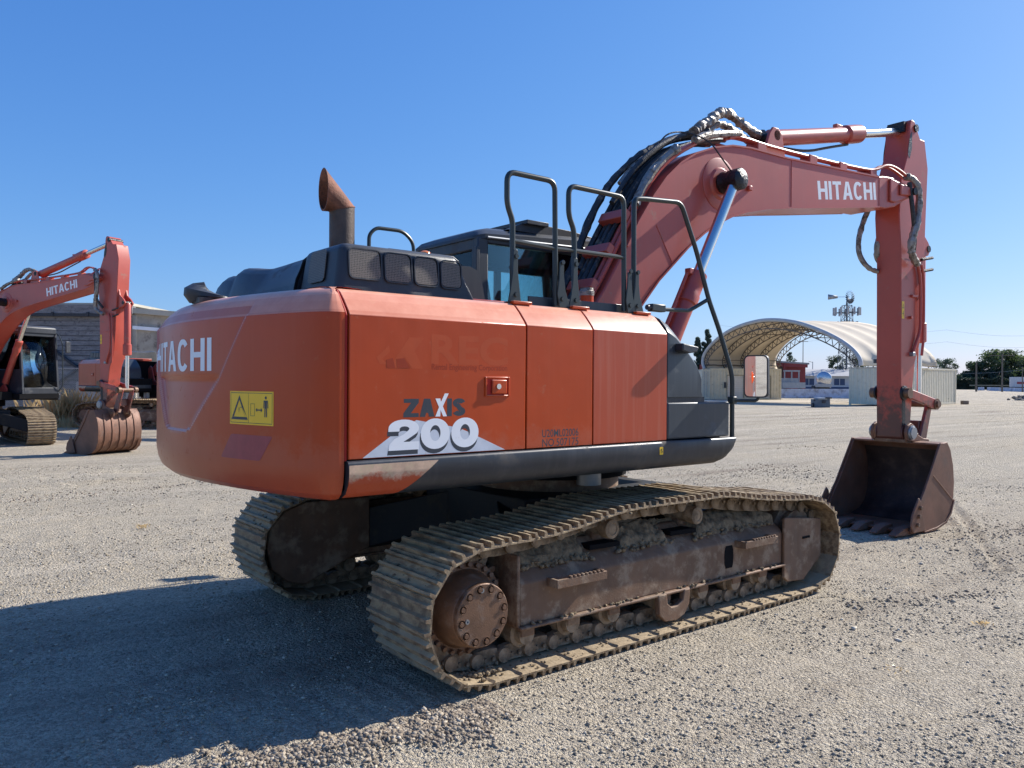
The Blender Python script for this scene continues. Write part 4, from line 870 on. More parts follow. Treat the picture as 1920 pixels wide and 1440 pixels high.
for s_ in (-1, 1):
    bsub(MB().prism(sidep, s_*(HB-.001), s_*(HB+.020)), 'side_plate', BUCK, .004)
    bsub(MB().prism([(5.23, .975), (5.29, .975), (5.14, .72), (4.95, .46), (4.74, .17), (4.66, .04), (4.58, .03), (4.63, .17), (4.88, .47), (5.08, .76)], s_*(HB+.018), s_*(HB+.034)), 'side_edge', BUCK, .004)
    bsub(MB().prism([(4.60, .02), (4.54, .10), (4.57, .22), (4.66, .34), (4.71, .40), (4.75, .36), (4.80, .20), (4.86, .03)], s_*(HB+.034), s_*(HB+.056)), 'side_cutter', BUCK, .010)
    for k, (x, z) in enumerate(((4.66, .11), (4.69, .20), (4.72, .29))): bsub(MB().cyl((x, s_*(HB+.05), z), (x, s_*(HB+.085), z), .024, n=6), 'bolt', FRAME, .002)
    bsub(MB().prism([(5.57, .30), (5.595, .31), (5.52, .15), (5.39, .05), (5.17, .0), (4.90, -.004), (4.90, .01), (5.18, .03), (5.38, .075), (5.50, .17)], s_*(HB-.06), s_*(HB+.03)), 'wear_plate', BUCK, .003)
    bsub(MB().cyl((5.02, s_*(HB+.021), .66), (5.56, s_*(HB+.021), .30), .006, n=5), 'weld_seam', BUCK)
    ears = [(5.09, 1.08), (5.12, 1.16), (5.20, 1.19), (5.28, 1.155), (5.36, 1.05), (5.50, 1.00), (5.62, .99), (5.66, .92), (5.64, .83), (5.55, .78), (5.45, .97), (5.24, .97), (5.12, .98)]
    for y in (.185,): bsub(MB().prism(ears, s_*y, s_*(y+.035)), 'bucket_ear', BUCK, .010)
    bsub(MB().lathe((5.20, s_*.22, 1.075), (0, s_, 0), [(0, .085), (.02, .085), (.025, .07), (.035, .07), (.037, .01)], 24), 'bucket_pin', STEELG)
    bsub(MB().cyl((5.58, s_*.10, .90), (5.58, s_*.24, .90), .045, n=18), 'bucket_pin', HUB)
bsub(MB().prism([(a[0], a[1]) for a in inner[2:9]]+[(a[0]-.006, a[1]+.006) for a in inner[2:9][::-1]], -HB+.004, HB-.004), 'bucket_lining', BUCKIN)
bsub(MB().bx(5.14, 5.30, -.20, .20, .955, 1.0), 'top_bar', FRAME, .008)
for y in (-.36, -.18, 0, .18, .36): bsub(MB().prism([outer[i] for i in range(2, 10)]+[(outer[i][0]+.016*(1 if i < 7 else .3), outer[i][1]-(.0 if i < 5 else .010)) for i in range(9, 1, -1)], y-.02, y+.02), 'wear_strip', BUCK)
bsub(MB().prism([(4.66, .012), (4.58, .02), (4.58, .045), (4.80, .055), (4.80, .03)], -HB, HB), 'lip', BUCK, .004)
for k in range(5):
    y = -.445+k*.2225
    m = MB(); a, b = .055, .042
    m.add([(4.70, y-a, .0), (4.70, y+a, .0), (4.70, y+a, .085), (4.70, y-a, .085), (4.52, y-a, -.004), (4.52, y+a, -.004), (4.52, y+a, .075), (4.52, y-a, .075), (4.36, y-b, .0), (4.36, y+b, .0), (4.36, y+b, .016), (4.36, y-b, .016)],
          [(0,1,2,3),(8,9,10,11),(0,1,5,4),(1,2,6,5),(2,3,7,6),(3,0,4,7),(4,5,9,8),(5,6,10,9),(6,7,11,10),(7,4,8,11)])
    bsub(m, 'tooth', BUCK, .006)

# ------------------------------------------------------------------ the two machines behind
RX, FX = Vector((math.sin(YAW), -math.cos(YAW), 0)), Vector((math.cos(YAW), math.sin(YAW), 0))
def at(lat, dep, z=0.): p = Vector((CAM.x, CAM.y, 0))+RX*lat+FX*dep; return Vector((p.x, p.y, z))
def heading(a, b): d = RX*a+FX*b; return math.atan2(d.y, d.x)
SKIP = ('loose_dirt', 'ghost_decal', 'cover_bolt', 'drain_plug', 'bolt', 'weld_seam')
E2 = copy_tree(EX, None, SKIP); E2['label'] = 'orange excavator at the left edge with its bucket curled and one arm rod shining'
E2.location = at(-13.45, 19.95); h2_ = heading(.90, -.43); E2.rotation_euler = (0, 0, h2_)
E3 = copy_tree(EX, None, SKIP); E3['label'] = 'orange excavator parked behind the leftmost one, in front of the grey plank building'
E3.location = at(-12.2, 27.6); h3_ = heading(.80, -.60); E3.rotation_euler = (0, 0, h3_); E3.scale = (1.1, 1.1, 1.1)
EX['group'] = E2['group'] = E3['group'] = 'orange excavators in the yard'
dt2 = heading(.66, -.75)-h2_; dt3 = heading(1, 0)-h3_
for ch in list(E3.children):
    if ch.name.startswith('side_door'):
        for g_ in list(ch.children):
            if g_.name.split('.')[0] in ('lettering', 'decal_wedge'): bpy.data.objects.remove(g_)
for E_, dt in ((E2, dt2), (E3, dt3)):
    for ch in E_.children:
        n_ = ch.name.split('.')[0]
        if n_ in ('track_frame', 'car_body'): ch.rotation_euler = (0, 0, dt)
def about(px, pz, a, qx=None, qz=None):
    qx = px if qx is None else qx; qz = pz if qz is None else qz
    return Matrix.Translation((qx, 0, qz)) @ Matrix.Rotation(a, 4, 'Y') @ Matrix.Translation((-px, 0, -pz))
for ch in E3.children:      # the rear machine carries its boom lower and its arm further out
    n_ = ch.name.split('.')[0]
    if n_ == 'boom': ch.matrix_local = about(-.05, 1.72, R(12)) @ ch.matrix_local
    if n_ in ('arm', 'bucket'): ch.matrix_local = about(5.10, 3.845, R(-58), 5.43, 2.73) @ ch.matrix_local

# ------------------------------------------------------------------ GROUND
def ground_mat():
    m = bpy.data.materials.new('gravel_ground'); m.use_nodes = True; N = m.node_tree.nodes; L = m.node_tree.links; b = N['Principled BSDF']; b.inputs['Roughness'].default_value = .95; b.inputs['Specular IOR Level'].default_value = .2
    g = N.new('ShaderNodeNewGeometry')
    def noise(sc, det=5, rg=.6):
        n = N.new('ShaderNodeTexNoise'); n.inputs['Scale'].default_value = sc; n.inputs['Detail'].default_value = det; n.inputs['Roughness'].default_value = rg; L.new(g.outputs['Position'], n.inputs[0]); return n.outputs[0]
    def mr(x, a, b_, c=0., d=1.):
        q = N.new('ShaderNodeMapRange'); q.inputs[1].default_value = a; q.inputs[2].default_value = b_; q.inputs[3].default_value = c; q.inputs[4].default_value = d; L.new(x, q.inputs[0]); return q.outputs[0]
    def mix(fc, a, c, mode='MIX'):
        q = N.new('ShaderNodeMix'); q.data_type = 'RGBA'; q.blend_type = mode
        if isinstance(fc, float): q.inputs[0].default_value = fc
        else: L.new(fc, q.inputs[0])
        for i, w in ((6, a), (7, c)):
            if isinstance(w, tuple): q.inputs[i].default_value = (*w, 1)
            else: L.new(w, q.inputs[i])
        return q.outputs[2]
    c = mix(mr(noise(.45, 6), .40, .60), (0.450, 0.392, 0.310), (0.632, 0.515, 0.351))
    c = mix(mr(noise(.12, 5), .45, .65), c, (0.515, 0.450, 0.357))
    c = mix(mr(noise(2.2, 8, .7), .52, .70), c, (0.725, 0.585, 0.386))
    c = mix(mr(noise(1.3, 8, .7), .60, .72, 0, .6), c, (0.164, 0.123, 0.088))
    v = N.new('ShaderNodeTexVoronoi'); v.inputs['Scale'].default_value = 48; L.new(g.outputs['Position'], v.inputs[0])
    vs = N.new('ShaderNodeSeparateColor'); L.new(v.outputs['Color'], vs.inputs[0])
    c = mix(mr(noise(6, 4), .35, .65, .25, .85), c, mix(mr(vs.outputs[0], 0, 1), (0.164, 0.140, 0.105), (0.842, 0.737, 0.562)))
    v2 = N.new('ShaderNodeTexVoronoi'); v2.inputs['Scale'].default_value = 140; L.new(g.outputs['Position'], v2.inputs[0]); vs2 = N.new('ShaderNodeSeparateColor'); L.new(v2.outputs['Color'], vs2.inputs[0])
    c = mix(.45, c, mix(mr(vs2.outputs[1], 0, 1), (0.187, 0.158, 0.117), (0.749, 0.638, 0.468)))
    mp = N.new('ShaderNodeMapping'); mp.inputs['Rotation'].default_value = (0, 0, .62); mp.inputs['Scale'].default_value = (.10, .9, 1); L.new(g.outputs['Position'], mp.inputs[0])
    ns = N.new('ShaderNodeTexNoise'); ns.inputs['Scale'].default_value = 1.; ns.inputs['Detail'].default_value = 8; ns.inputs['Roughness'].default_value = .68; L.new(mp.outputs[0], ns.inputs[0])
    c = mix(mr(ns.outputs[0], .53, .66, 0, .62), c, (0.234, 0.181, 0.135))
    c = mix(mr(ns.outputs[0], .46, .36, 0, .5), c, (0.679, 0.585, 0.445))
    L.new(c, b.inputs['Base Color'])
    hm = N.new('ShaderNodeMath'); hm.operation = 'MULTIPLY_ADD'; L.new(v.outputs['Distance'], hm.inputs[0]); hm.inputs[1].default_value = -.9; L.new(noise(9, 9, .75), hm.inputs[2])
    h2 = N.new('ShaderNodeMath'); h2.operation = 'MULTIPLY_ADD'; L.new(v2.outputs['Distance'], h2.inputs[0]); h2.inputs[1].default_value = -.5; L.new(hm.outputs[0], h2.inputs[2])
    bp = N.new('ShaderNodeBump'); bp.inputs['Strength'].default_value = 1.; bp.inputs['Distance'].default_value = .022; L.new(h2.outputs[0], bp.inputs['Height']); L.new(bp.outputs[0], b.inputs['Normal'])
    return m
GMAT = ground_mat()
def height(X, Y):
    h = .030*fbm(X*.8, Y*.8, 3, 1)+.030*fbm(X*5, Y*5, 4, 9)+.018*fbm(X*22, Y*22, 3, 21)
    # pushed-up windrow beside the near track and ruts
    rid = np.exp(-((Y+1.50+.10*np.sin(X*2.3))/.10)**2)*np.clip((-1.75-X)*2.5, 0, 1)*np.clip((X+3.6)*2, 0, 1)
    h += rid*(.018+.035*np.clip(vnoise(X*9, Y*9, 4), 0, 1))
    mk = (np.abs(Y+1.1) < .32)*(X < -1.7)*(X > -4.5); h += -.018*mk*(.5+.5*np.sin(X*2*np.pi/.063*.5))
    for (x0, y0, x1, y1, w, a) in ((4.2, -2.6, 9.5, -1.2, .10, .045), (3.6, -2.0, 8.5, .6, .09, .035), (5, -3.6, 10, -2.6, .12, .05), (-9, 8.3, 2, 9.5, .16, .04), (-9, 9.6, 2, 10.8, .16, .04)):
        L2 = (x1-x0)**2+(y1-y0)**2; t = np.clip(((X-x0)*(x1-x0)+(Y-y0)*(y1-y0))/L2, 0, 1); d = np.hypot(X-x0-t*(x1-x0), Y-y0-t*(y1-y0))
        h += a*np.exp(-((d-w)/(w*.5))**2)*(.4+.9*vnoise(X*7, Y*7, 31))-a*.6*np.exp(-(d/(w*.7))**2)
    flat = np.clip(1-np.exp(-((np.abs(Y)-1.1)/.34)**4), 0, 1); on = (X > -1.9)*(X < 1.9); h = np.where((on > 0) & (np.abs(np.abs(Y)-1.1) < .36), np.minimum(h, -.004)*1, h)
    bk = (np.abs(X-4.95) < .75)*(np.abs(Y+.23) < .62); h = np.where(bk > 0, np.minimum(h, -.006), h)
    return h-.012
GX0, GX1, GY0, GY1 = -7., 11., -5., 13.
gx = np.arange(GX0, GX1+1e-6, .045); gy = np.arange(GY0, GY1+1e-6, .045); XX, YY = np.meshgrid(gx, gy, indexing='ij')
fade = np.clip(np.minimum.reduce([XX-GX0, GX1-XX, YY-GY0, GY1-YY])/1.0, 0, 1); ZZ = height(XX, YY)*fade
nx, ny = XX.shape; co = np.stack([XX, YY, ZZ], -1).reshape(-1, 3)
ii = (np.arange(nx-1)[:, None]*ny+np.arange(ny-1)[None, :]).ravel(); F = np.stack([ii, ii+ny, ii+ny+1, ii+1], -1)
FARR = 2600.
ring = np.array([[GX0, GY0, 0], [GX1, GY0, 0], [GX1, GY1, 0], [GX0, GY1, 0], [-FARR, -FARR, 0], [FARR, -FARR, 0], [FARR, FARR, 0], [-FARR, FARR, 0]])
n0 = len(co); co = np.vstack([co, ring]); RF = np.array([[0, 4, 5, 1], [1, 5, 6, 2], [2, 6, 7, 3], [3, 7, 4, 0]])+n0; F = np.vstack([F, RF])
def np_mesh(name, co, F):
    me = bpy.data.meshes.new(name); k = F.shape[1]; me.vertices.add(len(co)); me.vertices.foreach_set('co', co.astype(np.float32).ravel()); me.loops.add(F.size); me.loops.foreach_set('vertex_index', F.astype(np.int32).ravel())
    me.polygons.add(len(F)); me.polygons.foreach_set('loop_start', (np.arange(len(F))*k).astype(np.int32)); me.update(calc_edges=True); me.validate(); return me
gme = np_mesh('ground', co, F); gme.shade_smooth(); gr = link('ground', gme, GMAT, kind='structure')
# loose stones
b = bmesh.new(); bmesh.ops.create_icosphere(b, subdivisions=1, radius=1); ICO = np.array([v.co[:] for v in b.verts]); IF = np.array([[v.index for v in q.verts] for q in b.faces]); b.free()
def stones(n, pos, size, seed, flat=.6, jit=.32):
    rg = np.random.default_rng(seed); s_ = size[:, None, None]; V_ = ICO[None]*(1+rg.uniform(-jit, jit, (n, 12, 1)))*s_*np.stack([rg.uniform(.7, 1.35, n), rg.uniform(.7, 1.35, n), rg.uniform(.4, .8, n)*flat/.6], -1)[:, None, :]
    a = rg.uniform(0, 6.28, n); ca, sa = np.cos(a)[:, None], np.sin(a)[:, None]; x = V_[..., 0]*ca-V_[..., 1]*sa; y = V_[..., 0]*sa+V_[..., 1]*ca
    V_ = np.stack([x, y, V_[..., 2]], -1)+pos[:, None, :]; Fs = (IF[None]+(np.arange(n)*12)[:, None, None]).reshape(-1, 3); return V_.reshape(-1, 3), Fs
def stone_mat():
    m = bpy.data.materials.new('loose_stone'); m.use_nodes = True; N = m.node_tree.nodes; L = m.node_tree.links; b = N['Principled BSDF']; b.inputs['Roughness'].default_value = .9
    g = N.new('ShaderNodeNewGeometry'); q = N.new('ShaderNodeValToRGB'); L.new(g.outputs['Random Per Island'], q.inputs[0]); e = q.color_ramp.elements
    e[0].position = 0; e[0].color = (.16, .135, .105, 1); e[1].position = 1; e[1].color = (.68, .60, .46, 1)
    for p, c in ((.3, (.31, .265, .20, 1)), (.6, (.42, .345, .235, 1)), (.85, (.47, .41, .32, 1))): k = e.new(p); k.color = c
    L.new(q.outputs[0], b.inputs['Base Color']); return m
STM = stone_mat()
CLM = stone_mat(); CLM.name = 'clod_soil'
for e_, c_ in zip(CLM.node_tree.nodes['Color Ramp'].color_ramp.elements, ((.15, .12, .09), (.23, .18, .13), (.31, .25, .18), (.40, .33, .24), (.55, .47, .36))): e_.color = (*c_, 1)
n = 90000; rg = np.random.default_rng(3)
dep = 2.6+12.5*rg.random(n)**1.9; lat = (rg.random(n)*2-1)*(dep*.70+.3)
px_ = CAM.x+RX.x*lat+FX.x*dep; py_ = CAM.y+RX.y*lat+FX.y*dep
dens = vnoise(px_*1.1, py_*1.1, 77)+.5*vnoise(px_*4, py_*4, 78)
keep = (rg.random(n) < np.clip(dens*2.2-.85, .05, 1)) & ~((np.abs(np.abs(py_)-1.1) < .33) & (px_ > -1.95) & (px_ < 1.8)) & ~((np.abs(px_-5) < .65) & (np.abs(py_+.23) < .55))
px_, py_, dep = px_[keep], py_[keep], dep[keep]; n = len(px_)
sz = .0025+.0070*rg.random(n)**3.5+(.0005*dep)*rg.random(n); sz = np.where(rg.random(n) < .003, sz*1.8+.004, sz)
pz = height(px_, py_)+sz*.25
v1, f1 = stones(n, np.stack([px_, py_, pz], -1), sz, 5)
# clods of the windrow
k = 13000; wx = -1.72-1.9*rg.random(k)**1.5; wy = -1.50-.10*np.sin(wx*2.3)+rg.normal(0, .10, k)*(.5+vnoise(wx*6, wx*0, 8)); ws = .0025+.011*rg.random(k)**3
rl = []
for (x0, y0, x1, y1, w_s, cnt) in ((1.4, -1.75, 2.9, -2.3, .10, 250), (3.9, -1.7, 7.5, -2.6, .25, 900), (4.2, -1.2, 8.5, -1.6, .3, 700), (8.5, 3.2, 15, 6.5, .8, 1800), (-7, 7.2, 3, 8.6, .3, 1800)):
    t = rg.random(cnt); rl.append(np.stack([x0+(x1-x0)*t+rg.normal(0, w_s*.3, cnt), y0+(y1-y0)*t+rg.normal(0, w_s, cnt)*(.4+vnoise(t*14, t*0, 5))], -1))
rl = np.vstack(rl); wx = np.concatenate([wx, rl[:, 0]]); wy = np.concatenate([wy, rl[:, 1]]); ws = np.concatenate([ws, .003+.014*rg.random(len(rl))**3]); k = len(wx)
v2_, f2_ = stones(k, np.stack([wx, wy, height(wx, wy)+ws*.2], -1), ws, 6, .8, .5)
link('gravel', np_mesh('gravel', v1, f1), STM, kind='stuff')
link('clods', np_mesh('clods', v2_, f2_), CLM, kind='stuff')

# ------------------------------------------------------------------ BACKGROUND, left
PLANK = pbr('weathered_planks', (.22, .21, .21), .9, var=.3, vscale=2.5, dirt=(.09, .09, .10), damt=.22, dscale=9, bump=.4, bscale=20, stretch=(1, 1, 4))
CONC = pbr('tan_concrete', (.42, .38, .31), .9, var=.2, vscale=2, dirt=(.22, .19, .16), damt=.25, dscale=3)
TRIM = pbr('roof_trim', (.45, .42, .34), .7, var=.1)
STEELD = pbr('dark_steel', (.035, .037, .045), .6)
GALV = pbr('galvanised', (.33, .34, .35), .5, .5)
BL = thing('building', 'grey weathered plank building with dark cross bracing behind the parked excavators', 'building')
D0 = 34.; WL0, WL1 = -22.3, -16.3
def cbox(l0, l1, d0, d1, z0, z1):
    P_ = [at(l, d, z) for l in (l0, l1) for d in (d0, d1) for z in (z0, z1)]; return P_, [(0,1,3,2),(4,6,7,5),(0,4,5,1),(2,3,7,6),(0,2,6,4),(1,5,7,3)]
def cb(name, mat, parent, *a, bevel=0, **k): return MB().add(*cbox(*a)).build(name, mat, parent, bevel=bevel, **k)
z = .1; PL = None
hgt = .21
for i in range(20):
    jj = random.uniform(-.015, .015)
    cb('plank', PLANK, BL, WL0, WL1, D0+jj, D0+.06+jj, z+.01, z+hgt-.01); z += hgt
cb('wall', STEELD, BL, WL0+.02, WL1-.02, D0+.1, D0+.3, 0, 4.35)
cb('fascia', PLANK, BL, WL0, WL1+.1, D0-.15, D0+.2, 4.40, 4.78); cb('gutter', STEELD, BL, WL0, WL1, D0-.2, D0-.02, 4.28, 4.38)
for l in (-21.2, -19.6, -18.1, -16.9): cb('gutter_hook', STEELD, BL, l, l+.08, D0-.24, D0-.14, 4.28, 4.46)
cb('roof', TRIM, BL, WL0, WL1+.1, D0-.1, D0+10, 4.75, 4.86)
def strut(l0, z0, l1, z1, rad=.07, nm='brace'): MB().cyl(at(l0, D0-.1, z0), at(l1, D0-.1, z1), rad, n=6).build(nm, STEELD, BL)
strut(-21.5, 4.3, -17.2, 1.1); strut(-16.4, 3.6, -20.4, .7)
cb('post', GALV, BL, -16.42, -16.28, D0-.2, D0-.06, 0, 4.5)
cb('side_wall', CONC, BL, -16.3, -16.1, D0+.0, D0+9, 0, 4.35); 
m = MB()
def quad(l0, d0, l1, d1, z0a, z1a, z0b, z1b, th=.2):
    a, b, c, d_ = at(l0, d0, z0a), at(l1, d1, z0b), at(l1, d1, z1b), at(l0, d0, z1a); w = Vector((FX.x, FX.y, 0))*th; return [a, b, c, d_, a+w, b+w, c+w, d_+w], [(0,1,2,3),(4,5,6,7),(0,1,5,4),(1,2,6,5),(2,3,7,6),(3,0,4,7)]
MB().add(*quad(-16.25, 34.05, -14.2, 35.4, 0, 4.5, 0, 4.35)).build('concrete_wall', CONC, BL)
MB().add(*quad(-16.4, 33.8, -13.9, 35.2, 4.45, 4.68, 4.32, 4.55, .5)).build('eave', TRIM, BL)
MB().add(*quad(-16.2, 33.9, -14.3, 35.25, 3.75, 3.9, 3.65, 3.8, .1)).build('door_rail', WHITE, BL)
MB().add(*quad(-15.3, 34.35, -15.15, 34.45, .1, 3.7, .1, 3.7, .1)).build('door_post', STEELD, BL)
# chain link fence
FN = thing('chain_link_fence', 'galvanised chain link fence with posts along the plank building', 'fence', at(-16, 31))
def fpt(l, z): return at(l, 31.5, z)-FN.location
m = MB(); FL0, FL1 = -22, -14.5; Hf = 2.0
sp_ = .085
for k in range(int((FL1-FL0+Hf)/sp_)):
    for s_ in (1, -1):
        l0 = FL0-Hf*(s_ > 0)+k*sp_+(0 if s_ > 0 else 0); l1 = l0+s_*Hf
        if s_ < 0: l0 = FL0+k*sp_; l1 = l0-Hf
        za, zb = .05, Hf
        if l1 < FL0: zb = za+(l0-FL0); l1 = FL0
        if l0 < FL0: za = za+(FL0-l0); l0 = FL0
        if l1 > FL1: zb = Hf-(l1-FL1); l1 = FL1
        if l0 > FL1: za = .05+(l0-FL1); l0 = FL1
        if zb-za < .05: continue
        m.cyl(fpt(l0, za), fpt(l1, zb), .0065, n=3, cap=False)
m.build('wire_mesh', GALV, FN, kind='stuff')
for l in (-21.2, -18.7, -16.2): MB().cyl(fpt(l, 0), fpt(l, 2.15), .035, n=10).build('post', GALV, FN)
MB().cyl(fpt(FL0, 2.03), fpt(FL1, 2.03), .022, n=8).build('top_rail', GALV, FN)
# items behind the fence
tag(cb('storage_box', WHITE, None, -15.9, -12.6, 32.4, 33.2, 0, .75, bevel=.03), 'low white container at the foot of the concrete wall behind the excavators', 'container')
tag(cb('crate', pbr('crate_grey', (.4, .4, .4), .8, dirt=(.1, .1, .1), damt=.3), None, -17.9, -16.7, 32.6, 33.4, 0, 1.5, bevel=.02), 'pale crate standing behind the chain link fence', 'crate')
tag(cb('yellow_block', pbr('yellow_paint', (.62, .45, .12), .7, var=.15), None, -23.5, -19.2, 28.6, 29.2, .35, .95, bevel=.03), 'faded yellow block behind the cab of the leftmost excavator', 'block')
# dry grass
GRS = pbr('dry_grass', (.50, .36, .18), .9, var=.3, vscale=40)
def translucent(m, f_, tint):
    N = m.node_tree.nodes; L = m.node_tree.links; b = N['Principled BSDF']; o = N['Material Output']; t = N.new('ShaderNodeBsdfTranslucent'); t.inputs[0].default_value = (*tint, 1)
    x = N.new('ShaderNodeMixShader'); x.inputs[0].default_value = f_; L.new(b.outputs[0], x.inputs[1]); L.new(t.outputs[0], x.inputs[2]); L.new(x.outputs[0], o.inputs[0])
translucent(GRS, .5, (.75, .55, .28))
def grass(l, d, n, h, w, label, name='dry_grass'):
    m = MB()
    for _ in range(n):
        a = at(l+random.gauss(0, w), d+random.gauss(0, w*.5)); hh = h*random.uniform(.4, 1.1); t = random.uniform(0, 6.28); ln = random.uniform(.1, .5)*hh; q = Vector((math.cos(t), math.sin(t), 0)); s_ = RX*.012
        m.add([a-s_, a+s_, a+q*ln*.4+Vector((0, 0, hh*.6))+s_*.7, a+q*ln+Vector((0, 0, hh))], [(0, 1, 2), (0, 2, 3)])
    return m.build(name, GRS, kind='stuff')
grass(-15.9, 28.5, 420, 1.25, .42, ''); grass(-17.0, 28.0, 500, .55, .9, ''); grass(-15.0, 26.8, 900, .32, .9, ''); grass(-18.5, 27, 700, .3, 1.4, '')
m = MB()
for (x_, y_, h_, n_t) in ((1.75, -2.55, .03, 22), (-1.9, 4.6, .05, 30), (4.9, -1.9, .03, 20), (.4, -2.6, .02, 14)):
    for _ in range(n_t):
        a = Vector((x_+random.gauss(0, .03), y_+random.gauss(0, .03), 0)); t = random.uniform(0, 6.28); q = Vector((math.cos(t), math.sin(t), 0))*h_*random.uniform(.3, 1.4); w_q = Vector((-q.y, q.x, 0)).normalized()*.0015
        m.add([a-w_q, a+w_q, a+q*.6+Vector((0, 0, h_*.7)), a+q+Vector((0, 0, h_*random.uniform(.5, 1)))], [(0, 1, 2), (0, 2, 3)])
m.build('dry_weeds', GRS, kind='stuff')
cbm = pbr('dry_soil', (.42, .30, .17), .95, var=.3, vscale=3, bump=.5, bscale=20)
MB().add(*cbox(-24, -12.5, 25.0, 33.5, -.1, .012)).build('verge', cbm, kind='structure')

# ------------------------------------------------------------------ BACKGROUND, right
CONT = pbr('container_tan', (.66, .59, .43), .6, var=.08, dirt=(.36, .28, .18), damt=.08, streak=.15, scol=(.36, .28, .2))
CONT2 = pbr('container_grey', (.70, .64, .49), .6, var=.06, dirt=(.36, .30, .22), damt=.06, streak=.12, scol=(.38, .32, .25))
DOORC = pbr('shutter_cream', (.72, .68, .60), .5, var=.06)
FAB = pbr('canopy_fabric', (.62, .52, .38), .8, var=.07, vscale=.6, dirt=(.5, .42, .33), damt=.1, dscale=.5, bump=.25, bscale=1.5)
TRUSS = pbr('truss_steel', (.13, .11, .09), .6, .2)
DFR = pbr('door_frame_tan', (.30, .25, .16), .6)
def corr(name, mat, parent, p0, p1, z0, z1, pitch=.28, dpt=.04, nrm=None):
    p0, p1 = V3(p0), V3(p1); L_ = (p1-p0).length; d = (p1-p0)/L_; n = nrm; k = int(L_/pitch); pts = []
    for i in range(k):
        for a, o in ((0, 0), (.5, 0), (.62, 1), (.88, 1)): pts.append(p0+d*((i+a)*L_/k)+n*(-dpt*o))
    pts.append(p1); m = MB(); m.rings([[p+Vector((0, 0, z)) for p in pts] for z in (z0, z1)], closed=False, cap=False); return m.build(name, mat, parent, sharp=20)
def container(label, a, b, wid, hgt, mat, doors=(), open_=None, group='shipping containers under the arch shelter'):
    """a,b = ground corners (lat,dep) of the long side facing the camera"""
    A, B = at(*a), at(*b); d = (B-A).normalized(); n = Vector((d.y, -d.x, 0))
    if n.dot(CAM-A) < 0: n = -n
    t = thing('shipping_container', label, 'container', A, 0, group); L_ = (B-A).length
    def w(x, y, z): return d*x-n*y+Vector((0, 0, z))
    cuts = [0]; 
    for x0, x1, h in doors: cuts += [x0, x1]
    cuts.append(L_)
    for i in range(0, len(cuts), 2): corr('side_panel', mat, t, w(cuts[i]+.1*(i == 0), .03, 0), w(cuts[i+1]-.1*(i+2 == len(cuts)), .03, 0), .15, hgt-.12, nrm=n)
    for x0, x1, h in doors:
        corr('side_panel', mat, t, w(x0, .03, 0), w(x1, .03, 0), h, hgt-.12, nrm=n)
        m = MB()
        for k in range(12):
            z0 = .15+k*(h-.15)/12; z1 = z0+(h-.15)/12-.02; P_ = [w(x0+.06, .10, z0), w(x1-.06, .10, z0), w(x1-.06, .10, z1), w(x0+.06, .10, z1), w(x0+.06, .15, z0), w(x1-.06, .15, z0), w(x1-.06, .15, z1), w(x0+.06, .15, z1)]
            MB().add(P_, [(0,1,2,3),(4,5,6,7),(0,1,5,4),(1,2,6,5),(2,3,7,6),(3,0,4,7)]).build('shutter_slat', DOORC, t)
        for xa, xb, za, zb in ((x0, x0+.06, .12, h), (x1-.06, x1, .12, h), (x0, x1, h-.06, h+.02)):
            MB().add([w(x, y, z_) for x in (xa, xb) for y in (-.02, .12) for z_ in (za, zb)], [(0,1,3,2),(4,6,7,5),(0,4,5,1),(2,3,7,6),(0,2,6,4),(1,5,7,3)]).build('door_frame', DFR, t)
    def bar(nm, xa, xb, ya, yb, za, zb, mt=mat): return MB().add([w(x, y, z_) for x in (xa, xb) for y in (ya, yb) for z_ in (za, zb)], [(0,1,3,2),(4,6,7,5),(0,4,5,1),(2,3,7,6),(0,2,6,4),(1,5,7,3)]).build(nm, mt, t)
    for x in (0, L_-.12):
        for y in (0, wid-.12): bar('corner_post', x, x+.12, y, y+.12, 0.0, hgt)
    bar('top_rail', .12, L_-.12, 0, .08, hgt-.13, hgt-.01); bar('bottom_rail', .12, L_-.12, 0, .10, .02, .16); bar('roof', .02, L_-.02, .10, wid-.02, hgt-.07, hgt-.025)
    bar('back_wall', .12, L_-.12, wid-.08, wid-.03, .1, hgt-.1); bar('floor', .05, L_-.05, .12, wid-.1, .1, .16)
    bar('end_wall', L_-.065, L_-.015, .1, wid-.1, .1, hgt-.1)
    corr('end_panel', mat, t, w(.03, wid-.1, 0), w(.03, .1, 0), .12, hgt-.1, nrm=-d)
    return t, d, n
c1, d1, n1 = container('tan corrugated container with two roll up doors under the left foot of the arch', (19.2, 77.0), (26.3, 77.6), 2.44, 3.0, CONT, ((1.65, 3.4, 2.35), (4.75, 6.1, 2.3)))
# end of a second container at the left with its locking bars
c0, d0_, n0_ = container('narrow container end with locking bars beside the tan container with roll up doors', (18.35, 76.9), (19.15, 76.9), 6, 2.9, CONT2)
for x in (.25, .5): MB().cyl(c0.matrix_basis.to_3x3() @ (d0_*x+n0_*.03)+Vector((0, 0, .2)), d0_*x+n0_*.03+Vector((0, 0, 2.7)), .02, n=6).build('locking_bar', GALV, c0)
MB().cyl(d1*1.45+n1*.1+Vector((0, 0, 1.1)), d1*1.45+n1*.1+Vector((0, 0, 1.65)), .1, n=10).build('fire_extinguisher', pbr('ext', (.03, .03, .035), .5), c1)
c2, d2, n2 = container('long pale grey corrugated container under the right foot of the arch', (26.55, 57.2), (36.0, 64.4), 2.44, 2.85, CONT2)
tag(cb('timber_block', pbr('rock', (.2, .15, .11), .9), None, 36.1, 36.6, 63.6, 64, 0, .3, bevel=.05), 'small brown timber block at the right end of the long container', 'block')
